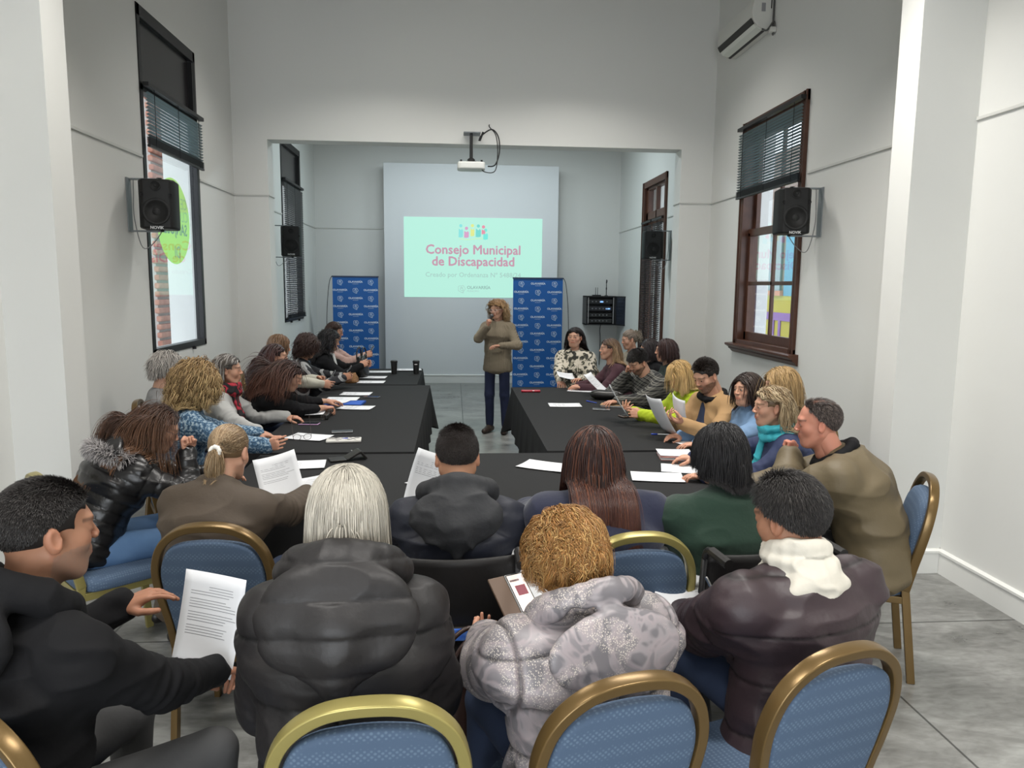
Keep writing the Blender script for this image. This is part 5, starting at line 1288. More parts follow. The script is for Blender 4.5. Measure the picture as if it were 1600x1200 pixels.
spotted = pattern_mat('spotted_fleece', .85, camo)
def plaid(nt, b, tc):
    mp = nt.nodes.new('ShaderNodeMapping'); mp.inputs['Rotation'].default_value = (0, .25, .3); nt.links.new(tc.outputs['Object'], mp.inputs[0]); outs = []
    for d, sc in (('DIAGONAL', 5.5), ('Z', 9.5)):
        w = nt.nodes.new('ShaderNodeTexWave'); w.bands_direction = d; w.inputs['Scale'].default_value = sc; nt.links.new(mp.outputs[0], w.inputs['Vector']); r = ramp(nt, [(.38, (0, 0, 0)), (.44, (1, 1, 1)), (.9, (1, 1, 1)), (.97, (.1, .1, .1))]); nt.links.new(w.outputs['Fac'], r.inputs[0]); outs.append(r.outputs[0])
    a = _mix(nt, outs[0], (.012, .012, .012), (.10, .095, .085)); c = _mix(nt, outs[1], (.012, .012, .012), (.24, .23, .20)); nt.links.new(_mix(nt, .5, a, c), b.inputs['Base Color'])
plaid_m = pattern_mat('plaid_flannel', .85, plaid)
def redcheck(nt, b, tc):
    n = _noise(nt, tc, 16, 1, .4); r = ramp(nt, [(.46, (.012, .01, .012)), (.5, (.30, .015, .03)), (.58, (.42, .03, .05)), (.62, (.02, .01, .01))]); nt.links.new(n.outputs['Fac'], r.inputs[0]); nt.links.new(r.outputs[0], b.inputs['Base Color'])
redscarf = pattern_mat('red_black_scarf', .85, redcheck)
def knitblue(nt, b, tc):
    n = _noise(nt, tc, 70, 2, .2); r = ramp(nt, [(.38, (.025, .06, .11)), (.5, (.06, .13, .22)), (.62, (.28, .36, .42))]); nt.links.new(n.outputs['Fac'], r.inputs[0]); nt.links.new(r.outputs[0], b.inputs['Base Color'])
    bp = nt.nodes.new('ShaderNodeBump'); bp.inputs['Strength'].default_value = .5; bp.inputs['Distance'].default_value = .004; nt.links.new(n.outputs['Fac'], bp.inputs['Height']); nt.links.new(bp.outputs[0], b.inputs['Normal'])
blue_knit = pattern_mat('blue_mottled_knit', .9, knitblue)
def stripes(nt, b, tc):
    w = nt.nodes.new('ShaderNodeTexWave'); w.bands_direction = 'DIAGONAL'; w.inputs['Scale'].default_value = 5; nt.links.new(tc.outputs['Object'], w.inputs['Vector']); r = ramp(nt, [(.80, (.012, .012, .016)), (.86, (.35, .36, .36)), (.95, (.3, .3, .3))]); nt.links.new(w.outputs['Fac'], r.inputs[0]); nt.links.new(r.outputs[0], b.inputs['Base Color'])
striped = pattern_mat('black_jacket_grey_stripes', .8, stripes)

def shade_seam(m, dark=.35):
    """stitched seams: a darker thread line where the mesh carries its seam attribute"""
    nt, b = nodes(m); at = nt.nodes.new('ShaderNodeAttribute'); at.attribute_name = 'seam'; mx = nt.nodes.new('ShaderNodeMix'); mx.data_type = 'RGBA'; mx.blend_type = 'MULTIPLY'
    src = b.inputs['Base Color']
    if src.is_linked: nt.links.new(src.links[0].from_socket, mx.inputs[6])
    else: mx.inputs[6].default_value = src.default_value[:]
    mx.inputs[7].default_value = (dark, dark, dark, 1); nt.links.new(at.outputs['Fac'], mx.inputs[0]); nt.links.new(mx.outputs[2], src)
for m_ in (floral_quilt, plum_puffer, char_puffer, black_puffer): shade_seam(m_)
def torus_obj(name, c, nrm, R, r, m, parent, wob=0):
    n = unit(nrm); a = unit(np.cross(n, [.2, .9, .3])); b_ = np.cross(n, a)
    P = np.array([c+a*R*math.cos(t)+b_*R*math.sin(t) for t in np.linspace(0, 2*PI, 25)[:-1]])
    rr = [r*(1+wob*math.sin(i*2.3)) for i in range(24)]
    return MB().tube(P, rr, 8, closed=True, cap=False).build(name, m, parent, smooth=True)
def tie(spec, m, R=.02, r=.010, wob=.2):
    def f(B):
        c = (B['Hr']*B['hs'])@np.array(spec)+B['hc']; torus_obj('hair_tie', c+(c-B['hc'])*.02, c-B['hc'], R, r, m, B['hair'], wob)
    return f
def glasses(m=None, lens=True):
    def f(B):
        H = B['Hr']*B['hs']; T = lambda v: H@np.array(v)+B['hc']; fm = m or mat('spectacle_frame', (.05, .04, .04), .3); mb = MB()
        for s in (-1, 1):
            P = np.array([T((s*.033+.024*math.cos(t), .098-.006*abs(math.cos(t)), .001+.019*math.sin(t))) for t in np.linspace(0, 2*PI, 21)[:-1]]); mb.tube(P, .0012, 5, closed=True, cap=False)
            mb.tube([T((s*.057, .092, .008)), T((s*.082, .06, .012)), T((s*.086, -.002, .010)), T((s*.084, -.014, -.008))], .0016, 5)
        mb.tube([T((-.010, .102, .006)), T((0, .106, .009)), T((.010, .102, .006))], .0013, 5); mb.build('spectacles', fm, B['root'], smooth=True)
    return f
def both(*fs):
    def f(B):
        for g in fs: g(B)
    return f
def sheet_at(B, label, c, up, nrm, w=.21, h=.297, curl=.02, lines=14, world=True):
    """held sheet: c centre (world), up = direction of the top of the page, nrm = the printed side"""
    up = unit(up); n = unit(np.array(nrm, float)-up*(np.array(nrm)@up)); x = np.cross(up, n); M = Matrix(np.stack([x, up, n], 1).tolist()); return paper(tuple(c), label=label, mtx=M, w=w, h=h, curl=curl, lines=lines)
def chair_for(B, label, back=.07, kind=0, rz=None, off=(0, 0)):
    W, r0 = B['W'], B['r0']; p = r0+W@np.array([off[0], back, 0]); a = math.degrees(B['root'].rotation_euler.z) if rz is None else rz
    place_chair(p[0], p[1], a, label, kind)
def chair_top(x, y, rz, label, kind=0):
    a = rad(rz); place_chair(x-math.sin(a)*.30, y+math.cos(a)*.30, rz, label, kind)

def torus_ell(name, B, m):
    P, up, Fw, Lx = B['P'], B['up'], B['Fw'], B['Lx']; d = unit(P[2]-P[1]); F = unit(np.cross(d, Lx)); c = P[1]*.75+P[0]*.25
    V = [c+Lx*.168*math.cos(t)+F*.135*math.sin(t) for t in np.linspace(0, 2*PI, 41)[:-1]]
    MB().tube(V, 1, sec=[(-.004, -.016), (.004, -.016), (.004, .016), (-.004, .016)], up=tuple(d), closed=True, cap=False).build(name, m, B['root'])
def shirt_front(B, m):
    g = Vol(B['lo'], B['hi'], .01); P = B['P']; F = B['Fw']; g.sweep(np.array([P[1]+F*.122, P[2]+F*.150, P[3]+F*.075-B['up']*.02]), B['Lx'], [.045, .05, .03], [.03, .022, .03], k=.02); V, Q = g.mesh(); quad_obj('shirt', V, Q, m, B['root'])
# ------------------------------------------------------------------ foreground row
chair_top(-1.05, 1.56, -28, 'blue banquet chair with bronze frame under the man in the black hoodie')
P1 = person((-1.01, 1.87, 1.235), -32, 'man in a black hoodie, seated front left, holding a printed sheet',
    dict(m=black_cotton, name='hoodie', th=.022, wr=.009), dict(style='short', len=.020, col=(.018, .015, .014), streak=(.07, .065, .06), streakp=.10, seed=41, comb=(.1, -.7, -.2), n=11000, w=.0013, vol=.003, up=.04, mess=.05, clumps=0), male=True, near=True,
    lean=10, hyaw=-16, hpitch=4, skin='tan', bulk=1.14, R=(-.70, 2.18, .68), L=(-1.02, 2.28, .86), hands=('pinch', 'relaxed'), hood=dict(m=black_cotton, s=1.15, r=.034, wr=.009, drop=1.05), hscale=1.08, trousers=grey_trouser, lids=.4,
    beard=((.16, .13, .11), .55, 'full'), legs={1: ((.22, .42, .55), (.24, .40, .09)), -1: ((-.16, .44, .55), (-.18, .42, .09))}, hx=(0, (.6, .7, .3)), collar=None, sh=1.12, group=None)
sheet_at(P1, 'printed sheet held up by the man in the black hoodie', (-.745, 2.24, .815), (.14, .20, .97), (-.25, -.85, .35), curl=.018, lines=16)
chair_top(-.185, 1.51, 4, 'blue banquet chair with pale gold frame behind the white haired woman', 1)
P4 = person((-.278, 1.91, 1.245), 2, 'woman with a smooth white bob in a charcoal quilted hooded coat, seen from behind',
    dict(m=char_puffer, name='quilted_coat', arm=(.062, .058, .044), quilt=.15, qa=.014, th=.036, wr=.004, qv=.36, qoff=.02), dict(style='long', len=.25, col=(.42, .39, .33), tip=(.50, .46, .39), cvar=.16, seed=4, vol=.012, clump=.1, grav=.5, part=.0, w=.0017, n=9500, mess=.05, capdark=.95), near=True,
    lean=12, hpitch=14, bulk=1.14, sh=1.0, hscale=1.12, hood=dict(m=char_puffer, s=1.25, r=.036, quilt=.085, drop=1.1, wr=.004, peak=1.0, name='padded_hood'), trousers=dark_jeans, skin='fair', drop=.05, hips=1.1)
chair_top(.40, 1.57, 15, 'blue banquet chair with worn bronze frame behind the woman in the floral quilted coat')
P7 = person((.325, 2.0, 1.035), 20, 'woman with short ginger hair in a pale grey floral quilted coat, using a phone',
    dict(m=floral_quilt, name='quilted_coat', arm=(.070, .066, .050), quilt=.13, qa=.017, th=.035, wr=.006, qv=.24, qoff=.05), dict(style='long', len=.125, col=(.27, .125, .035), tip=(.32, .155, .045), streak=(.42, .25, .09), streakp=.3, seed=7, vol=.022, curl=(.006, .40), clump=.55, clumps=200, grav=.40, mess=.14, back=-.7, w=.0017, n=11000, part=.02, lenvar=.3), near=True,
    lean=12, hyaw=22, hpitch=34, bulk=1.26, sh=1.12, hscale=1.1, L=(.10, 2.40, .66), R=(.36, 2.44, .70), hands=('pinch', 'pinch'), palms=('up', 'up'), hood=dict(m=floral_quilt, lining=satin, s=1.3, r=.030, drop=.75, lump=.55, wr=.004, name='quilted_hood'), trousers=dark_jeans, drop=.12, hips=1.3)
chair_top(.965, 1.68, 19, 'blue banquet chair with bronze frame behind the man in the plum jacket')
P9 = person((1.05, 2.19, 1.13), 18, 'dark haired man in a plum quilted jacket with cream fleece collar',
    dict(m=plum_puffer, name='quilted_jacket', arm=(.066, .062, .046), quilt=.155, qa=.012, th=.034, wr=.007, qoff=.03), dict(style='short', len=.045, col=(.022, .019, .018), streak=(.06, .055, .05), streakp=.12, seed=9, comb=(.3, -.5, -.2), sides=.8, n=12000, w=.0015, up=.10, grav=.25, vol=.008, mess=.10), male=True, near=True,
    lean=6, hyaw=16, hpitch=14, skin='tan', bulk=1.18, sh=1.1, hscale=1.1, L=(.84, 2.56, .64), R=(1.10, 2.60, .64), hands=('pinch', 'pinch'), palms=('up', 'up'), scarf=dict(m=cream_fleece, turns=3, r=.025, s=1.08, name='fleece_collar', drop=True), trousers=dark_jeans, drop=.12, hips=1.25)
sheet_at(P9, 'printed sheet held low by the man in the plum jacket', (.86, 2.62, .74), (.25, .75, .45), (-.1, -.5, .8), curl=.03)

# ------------------------------------------------------------------ second row, at the front table
chair_top(-.90, 2.73, -3, 'blue banquet chair with bronze frame behind the woman with the ponytail')
blond_tie = (.0, -.118, -.012)
P3 = person((-.955, 3.19, 1.135), -12, 'woman with a low blonde ponytail in an olive brown jacket, seen from behind',
    dict(m=olive_twill, name='jacket', th=.026, wr=.007, wf=(6, 6, 12)), dict(style='long', len=.15, col=(.20, .125, .065), tip=(.34, .23, .12), streak=(.42, .31, .19), streakp=.35, tie=blond_tie, tail=(0, -.1, -.9), tailw=.008, seed=3, vol=.006, w=.0016, n=8000), near=True,
    lean=20, hyaw=0, hpitch=20, bulk=1.1, sh=1.05, R=(-.66, 3.72, .82), L=(-1.2, 3.70, .80), hands=('pinch', 'relaxed'), collar='ring', trousers=dark_jeans, extra=tie(blond_tie, mat('white_scrunchie', (.75, .73, .68), .8), .019, .009), hips=1.1)
sheet_at(P3, 'sheet held up by the woman with the blonde ponytail', (-.88, 3.78, .84), (-.3, .45, .8), (.1, -.8, .45), curl=.02, lines=10)
chair_top(-1.90, 3.49, -48, 'banquet chair with pale gold frame behind the woman in the fur trimmed black puffer', 1)
P2 = person((-1.515, 3.90, 1.10), -52, 'woman with long auburn hair in a black puffer jacket with grey fur hood',
    dict(m=black_puffer, name='puffer_jacket', quilt=.052, qa=.006, th=.026, wr=.007), dict(style='long', len=.50, col=(.035, .014, .010), tip=(.20, .095, .042), seed=22, vol=.006, clump=.38, clumps=160, part=.02, partw=.2, back=-1.1, tuck=-.055, grav=.28, w=.0018, n=8000, mess=.10, curl=(.004, .12)), near=True,
    lean=34, hyaw=-20, hpitch=24, hroll=-4, bulk=1.1, R=(-1.36, 3.84, .985), L=(-1.15, 4.10, .80), elbow=((.5, .5, -.8), None), hands=('fist', 'relaxed'), palms=((-.3, -.3, .8), 'down'), hx=((-.1, -.05, .9), 0), trousers=jeans, skin='light',
    hood=dict(m=black_puffer, s=1.05, r=.026, drop=.8, fur=((.50, .47, .46), (.16, .15, .15)), name='hood'), extra=glasses(), lids=.8)
# wheelchairs
def wheelchair(loc, rz, label, pouch=False):
    e = empty('wheelchair', loc, rad(rz), label, 'wheelchair', None); fm = mat('wheelchair_frame', (.03, .03, .032), .35, metal=.4); vin = mat('black_vinyl', (.012, .011, .011), .5, bump=(60, .3, .002)); ch = MATS['chrome']
    for s in (-1, 1):
        w = MB(); w.tube([(s*.29, .30*math.cos(t), .30+.30*math.sin(t)) for t in np.linspace(0, 2*PI, 49)[:-1]], .014, 8, closed=True, cap=False); wl = w.build('wheel', mat('tyre', (.02, .02, .02), .8), e, smooth=True)
        MB().tube([(s*.325, .265*math.cos(t), .30+.265*math.sin(t)) for t in np.linspace(0, 2*PI, 41)[:-1]], .008, 8, closed=True, cap=False).build('push_rim', ch, wl, smooth=True)
        mb = MB()
        for k_ in range(24): t = k_*PI/12; mb.tube([(s*.29, 0, .30), (s*.29, .29*math.cos(t), .30+.29*math.sin(t))], .0015, 4)
        mb.build('spokes', ch, wl)['kind'] = 'stuff'
        MB().lathe([(.03, -.03), (.03, .03)], 14, (0, 0, 0), TR((s*.29, 0, .30), (0, PI/2, 0))).build('hub', ch, wl)
        mb = MB(); mb.tube([(s*.23, -.05, .12), (s*.23, -.08, .5), (s*.23, -.12, .88)], .012, 8); mb.tube(catmull([(s*.23, -.08, .48), (s*.23, .35, .48), (s*.23, .45, .40), (s*.21, .52, .12)], 5), .012, 8); mb.tube([(s*.23, -.05, .16), (s*.23, .40, .16)], .011, 8); mb.tube([(s*.23, .36, .1), (s*.23, .36, .48)], .011, 8); mb.build('side_frame', fm, e, smooth=True)
        MB().tube(catmull([(s*.23, -.12, .87), (s*.23, -.14, .905), (s*.23, -.20, .91), (s*.23, -.27, .905)], 4), .013, 8).build('push_handle', fm, e, smooth=True); MB().tube([(s*.23, -.17, .91), (s*.23, -.285, .904)], .019, 10).build('grip', vin, e)
        MB().box((s*.255-.02, -.02, .66), (s*.255+.02, .30, .70)).build('armrest', vin, e, bevel=.01); MB().tube([(s*.235, .26, .48), (s*.25, .26, .66)], .01, 8).build('armrest_post', ch, e)
        MB().tube([(s*.24, .38, .07+.065*math.sin(t)) if 0 else (s*.23, .38+.07*math.cos(t), .085+.07*math.sin(t)) for t in np.linspace(0, 2*PI, 21)[:-1]], .014, 6, closed=True, cap=False).build('caster', MATS['tyre'], e, smooth=True)
        MB().box((s*.15-.08, .50, .10), (s*.15+.08, .66, .115)).build('footplate', fm, e, bevel=.004)
        MB().tube([(s*.23, -.135, .80), (s*.23, -.19, .77), (s*.23, -.24, .80)], .006, 6).build('brake_lever', ch, e)
    mb = MB(); mb.tube([(-.22, -.03, .18), (.22, .34, .44)], .011, 8); mb.tube([(.22, -.03, .18), (-.22, .34, .44)], .011, 8); mb.build('cross_brace', fm, e)
    MB().box((-.22, -.06, .455), (.22, .36, .49)).build('seat', vin, e, bevel=.012)
    V = []; F_ = []; n = 12
    for j in range(n+1):
        for i in range(n+1): u, v_ = i/n, j/n; z = .50+.38*v_; V.append((-.23+.46*u, -.078-.045*v_-.045*math.sin(PI*u), z))
    for j in range(n):
        for i in range(n): a = j*(n+1)+i; F_.append((a, a+1, a+n+2, a+n+1))
    o = MB().add(V, F_).build('backrest_sling', vin, e, smooth=True); sd = o.modifiers.new('s', 'SOLIDIFY'); sd.thickness = .008
    if pouch:
        MB().box((-.18, -.155, .30), (.18, -.13, .62)).build('rear_pouch', vin, e, bevel=.01)
        MB().box((-.10, -.164, .575), (.09, -.154, .62)).build('blue_label', mat('blue_label', (.015, .10, .55), .35, var=(30, .6, (.25, .45, .8))), e, bevel=.003)
    return e
wheelchair((.0, 2.72, 0), 0, 'black wheelchair with a blue label on its rear pouch', True)
P5 = person((.012, 2.90, 1.17), 0, 'man in a navy jacket with grey hood, reading in a wheelchair',
    dict(m=navy_padded, name='jacket', th=.030, wr=.009), dict(style='short', len=.034, col=(.020, .014, .012), seed=5, comb=(.1, -.7, -.2), sides=.45, n=11000, w=.0014, vol=.004), male=True, near=True,
    lean=10, hyaw=4, hpitch=18, skin='olive', bulk=1.02, sh=1.02, L=(-.26, 3.36, .80), R=(.18, 3.36, .80), hands=('pinch', 'pinch'), hood=dict(m=grey_lining, s=1.15, r=.034, drop=.9, peak=1.0, wr=.010), trousers=dark_jeans, beard=((.03, .02, .015), .8, 'full'), extra=glasses())
sheet_at(P5, 'white sheet held upright by the man in the wheelchair', (-.13, 3.40, .93), (.25, .3, .9), (.45, -.8, .3), curl=.03, lines=8)
chair_top(.67, 2.55, 6, 'blue banquet chair with pale gold frame behind the woman with very long dark red hair', 1)
P6 = person((.56, 2.90, 1.17), -4, 'woman with long straight dark red hair in a navy fleece, leaning on her left arm',
    dict(m=navy_fleece, name='fleece_jacket', arm=(.062, .056, .042), th=.028, wr=.009, wf=(5, 5, 10)), dict(style='long', len=.50, col=(.022, .010, .009), tip=(.070, .022, .014), streak=(.12, .04, .02), streakp=.22, seed=6, vol=.012, clump=.18, grav=.5, part=.0, partw=.15, w=.0018, n=10000, mess=.05), near=True,
    lean=18, side=-4, hpitch=14, bulk=1.2, sh=1.18, L=(.36, 3.27, .84), R=(.86, 3.42, .80), elbow=(None, (-1, -.75, -.25)), trousers=dark_jeans, twist=6, collar='ring')
wheelchair((1.12, 2.72, 0), 10, 'black wheelchair with push handles behind the person in the green fleece vest')
P8 = person((1.065, 2.86, 1.18), 8, 'person with a thick black bob in a dark green fleece vest, in a wheelchair',
    dict(m=green_fleece, m2=navy_fleece, name='fleece_vest', th=.026, wr=.005, sleeve=.0), dict(style='long', len=.155, col=(.010, .009, .010), seed=8, vol=.016, clump=.35, clumps=160, grav=.40, part=.0, partw=.2, back=-.6, w=.0019, n=9000, mess=.10, cvar=.4), near=True,
    lean=8, hyaw=14, hpitch=12, bulk=1.28, sh=1.15, L=(.80, 3.34, .80), R=(1.28, 3.36, .78), collar='turtle', trousers=dark_jeans, skin='olive')
place_chair(1.99, 3.44, 67, 'blue banquet chair with bronze frame against the right pier, side on')
P10 = person((1.79, 3.50, 1.19), 56, 'balding man in a tan coat with dark collar, leaning on his hand, looking left',
    dict(m=tan_coat, name='coat', arm=(.066, .062, .048), th=.040, wr=.012, wf=(5, 5, 9)), dict(style='short', len=.028, col=(.055, .042, .038), streak=(.20, .16, .14), streakp=.3, seed=10, comb=(0, -.8, -.2), bald=.8, recede=.25, sides=.9, n=6500, w=.0013, up=.06, vol=.003, capcol=(.24, .12, .085), cap=-.003), male=True, near=True,
    lean=26, hyaw=16, hpitch=6, skin='ruddy', bulk=1.1, sh=1.05, L=(1.71, 3.62, .985), R=(1.40, 3.70, .80), elbow=(None, (-.3, .7, -.8)), hands=('relaxed', 'fist'), palms=('down', (-.2, -.7, .3)), hx=(0, (.25, -.15, .9)), trousers=grey_trouser, drop=.05, lids=.4,
    scarf=dict(m=black_cotton, turns=1, r=.026, s=1.1, name='dark_collar'))
# ------------------------------------------------------------------ right side of the table
cr1 = dict(group=None)
P11 = person((1.82, 4.12, 1.17), 78, 'woman with blonde half-up hair, pink scrunchie and a turquoise scarf over navy, looking left',
    dict(m=fabric('navy_jacket', (.015, .024, .07), .8), name='jacket', th=.02, wr=.006), dict(style='long', len=.27, col=(.20, .13, .065), tip=(.42, .32, .19), streak=(.46, .36, .22), streakp=.35, seed=11, vol=.010, curl=(.005, .22), clumps=90, back=-1.2, n=4200, w=.0028, tuck=-.02), near=True,
    lean=14, hyaw=8, hpitch=2, L=(1.42, 4.02, .79), R=(1.40, 4.45, .79), scarf=dict(m=fabric('turquoise_fabric', (.045, .42, .50), .6), turns=2, r=.022, s=1.12, tail=True), extra=tie((.055, -.10, .01), mat('pink_scrunchie', (.62, .25, .26), .8, var=(60, .8, (.8, .7, .66))), .022, .012, .35), lids=.3)
P12 = person((2.14, 4.72, 1.215), 82, 'woman with straight golden blonde hair, mostly hidden behind the woman with the turquoise scarf',
    dict(m=fabric('mauve_coat', (.20, .14, .14), .85), name='coat', th=.02), dict(style='long', len=.26, col=(.36, .23, .10), tip=(.42, .29, .14), seed=12, vol=.012, n=4000, w=.0028), near=True, lean=6, hpitch=6)
P13 = person((2.04, 5.02, 1.145), 100, 'dark haired woman in a light blue coat, smiling, beside the camel coat',
    dict(m=fabric('light_blue_coat', (.15, .25, .40), .8), name='coat', th=.022, wr=.007), dict(style='long', len=.24, col=(.030, .018, .014), seed=13, vol=.010, part=-.02), lean=10, hyaw=10, hpitch=0, hroll=4, L=(1.62, 4.86, .79), R=(1.62, 5.16, .79), collar='turtle', lids=.2,
    )
P14 = person((1.88, 5.42, 1.195), 108, 'man with dark hair and beard in a camel blazer with black collar, reading a sheet',
    dict(m=fabric('camel_wool', (.36, .22, .10), .8), name='blazer', th=.024, wr=.006), dict(style='short', len=.030, col=(.020, .014, .011), seed=14, comb=(0, -.6, .1), sides=.4, n=3200, w=.0028, recede=.05), male=True, skin='light', lean=12, hyaw=10, hpitch=26, bulk=1.05,
    L=(1.60, 5.08, .90), R=(1.56, 5.34, .88), hands=('pinch', 'pinch'), palms=('up', 'up'), beard=((.035, .020, .013), .85, 'full'), lids=.9, scarf=dict(m=black_cotton, turns=1, r=.022, s=1.05, name='black_collar'),
    extra=lambda B: shirt_front(B, fabric('navy_shirt', (.014, .022, .05), .8)))
P15 = person((1.80, 5.82, 1.145), 104, 'woman with a straight golden bob and fringe in a lime green sweater, reading',
    dict(m=fabric('lime_knit', (.36, .46, .018), .85, (70, .4, .003)), name='sweater', th=.016, wr=.006, rib=.0018, ribn=46), dict(style='long', len=.21, col=(.40, .25, .09), tip=(.56, .40, .20), seed=15, vol=.013, bangs=.085, back=-.3, grav=.5), lean=14, hyaw=2, hpitch=26, L=(1.46, 5.66, .86), R=(1.46, 5.92, .84), hands=('pinch', 'pinch'), palms=('up', 'in'), collar='turtle', lids=.9, bulk=1.08)
P16 = person((1.78, 7.10, 1.13), 112, 'dark haired bearded man in a dark plaid overshirt, leaning his head on his hand',
    dict(m=plaid_m, name='plaid_overshirt', th=.026, wr=.007), dict(style='short', len=.045, col=(.016, .012, .011), seed=16, comb=(0, .8, .3), sides=.3, n=3400, w=.003, up=.5), male=True, skin='light', lean=22, hyaw=2, hpitch=32, hroll=-10, bulk=1.1,
    R=(1.70, 7.24, .985), L=(1.50, 6.72, .80), elbow=((.5, .3, -.8), None), hands=('fist', 'relaxed'), hx=((-.1, -.1, .9), 0), beard=((.025, .018, .014), .85, 'full'), lids=.9)
P17 = person((2.16, 7.50, 1.205), 84, 'woman with a dark brown bob, sitting behind the man in plaid',
    dict(m=fabric('dark_green_top', (.02, .03, .025), .8), name='top'), dict(style='long', len=.21, col=(.035, .014, .012), seed=17, vol=.012), lean=6, hpitch=4)
P18 = person((1.67, 7.96, 1.175), 92, 'woman with ombre shoulder length hair in a maroon sweater, hands folded on the table',
    dict(m=fabric('maroon_knit', (.055, .020, .028), .85), name='sweater', th=.014), dict(style='long', len=.27, col=(.060, .030, .022), tip=(.46, .30, .16), seed=18, tuck=-.01, vol=.010), lean=14, hyaw=4, hpitch=-2, L=(1.34, 7.74, .79), R=(1.34, 7.90, .79), lids=.3)
P19 = person((1.37, 8.42, 1.27), 150, 'woman with very long black hair in a cream and dark spotted fleece',
    dict(m=spotted, name='spotted_fleece', th=.034, wr=.006), dict(style='long', len=.46, col=(.014, .009, .009), seed=19, tuck=-.01, vol=.008, grav=.6, part=.0), skin='light', lean=2, hyaw=4, hpitch=-2, L=(1.38, 8.02, .84), R=(1.16, 8.06, .80), legdir=0, collar='ring', lids=.2, trousers=dark_jeans, bulk=1.08)
P20 = person((2.14, 9.00, 1.205), 100, 'person with grey fair hair tied with a bright pink scrunchie, behind the maroon sweater',
    dict(m=fabric('beige_top', (.30, .26, .20), .85), name='top'), dict(style='long', len=.08, col=(.22, .17, .13), tip=(.3, .26, .2), tie=(.0, -.09, .06), tail=(0, -.3, .1), tailw=.02, seed=20, vol=.01), lean=4, extra=tie((0, -.09, .06), mat('magenta_scrunchie', (.55, .02, .16), .8), .026, .016, .3))
P21 = person((2.20, 8.30, 1.15), 95, 'dark haired person with spectacles pushed up, hidden behind the man in plaid',
    dict(m=black_cotton, name='top'), dict(style='long', len=.22, col=(.02, .012, .012), seed=21), lean=6)
# ------------------------------------------------------------------ left side of the table
P22 = person((-1.66, 4.92, 1.19), -62, 'woman with big curly blonde hair in a mottled blue knit, holding spectacles over the table',
    dict(m=blue_knit, name='cardigan', th=.024, wr=.006), dict(style='long', len=.27, col=(.30, .19, .085), tip=(.50, .36, .17), streak=(.20, .12, .05), streakp=.3, seed=23, vol=.040, curl=(.010, .55), clump=.6, clumps=120, mess=.2, n=6500, w=.0026, back=-.6), near=True,
    lean=12, hyaw=-10, hpitch=6, L=(-1.28, 5.18, .80), R=(-1.14, 4.70, .83), hands=('pinch', 'relaxed'), palms=('in', 'down'), hx=((.8, .5, .25), 0), bulk=1.1)
P23 = person((-2.10, 5.62, 1.215), -75, 'person with wispy grey hair, hidden behind the curly blonde head',
    dict(m=fabric('grey_top', (.2, .2, .2), .85), name='top'), dict(style='long', len=.10, col=(.36, .33, .30), seed=24, vol=.02, mess=.3), lean=4)
P24 = person((-1.70, 5.74, 1.195), -86, 'woman with a grey streaked bob, red and black scarf and light grey sweater, looking right',
    dict(m=fabric('light_grey_knit', (.38, .38, .37), .9), name='sweater', th=.022, wr=.008), dict(style='long', len=.19, col=(.10, .085, .075), streak=(.34, .32, .30), streakp=.4, seed=25, tuck=-.01, vol=.012, back=-.8), skin='light', lean=8, hyaw=2, hpitch=2, R=(-1.34, 5.24, .80), L=(-1.32, 5.95, .80), hands=('fist', 'relaxed'), scarf=dict(m=redscarf, turns=2, r=.032, s=1.15, tail=True), lids=.3, brow=(.05, .035, .03))
P25 = person((-1.33, 6.14, 1.10), -84, 'woman with long dark auburn hair in black with an orange belt, bent over writing',
    dict(m=black_cotton, name='black_dress', th=.018, wr=.006), dict(style='long', len=.46, col=(.030, .014, .012), tip=(.13, .055, .035), seed=26, tuck=-.06, vol=.007, back=-1.3, grav=.24, n=3500, w=.003), skin='light', lean=38, hyaw=-4, hpitch=26, R=(-.98, 6.30, .80), L=(-1.0, 6.60, .81), hands=('pinch', 'relaxed'), lids=.9, sleeve=.3,
    extra=lambda B: torus_ell('orange_belt', B, mat('orange_belt', (.45, .07, .03), .6)))
P26 = person((-1.58, 6.74, 1.20), -72, 'woman with straight dark auburn hair in dark clothes, looking right, behind the writer',
    dict(m=fabric('dark_blue_top', (.02, .025, .04), .8), name='top'), dict(style='long', len=.36, col=(.035, .013, .012), tip=(.10, .035, .028), seed=27, tuck=-.03, vol=.007, back=-.8), lean=6, hyaw=-6, hpitch=4)
P27 = person((-1.76, 7.70, 1.21), -76, 'woman with light brown hair in a cream sweater, typing on her phone',
    dict(m=fabric('cream_knit', (.45, .43, .36), .9), name='sweater', th=.02), dict(style='long', len=.18, col=(.16, .085, .045), tip=(.24, .14, .075), seed=28, vol=.014, back=-.7), lean=10, hpitch=10, R=(-1.30, 7.46, .86), L=(-1.28, 7.66, .86), hands=('pinch', 'pinch'), palms=('in', 'in'))
P28 = person((-1.53, 7.95, 1.195), -74, 'woman with a dark brown curly bob in a black jacket with grey stripes',
    dict(m=striped, name='jacket', th=.022), dict(style='long', len=.17, col=(.045, .022, .017), seed=29, vol=.022, curl=(.009, .5), clumps=80, mess=.25, n=2200), skin='olive', lean=12, hyaw=0, hpitch=20, R=(-1.16, 7.86, .87), L=(-1.16, 8.0, .87), hands=('pinch', 'pinch'), palms=('in', 'in'))
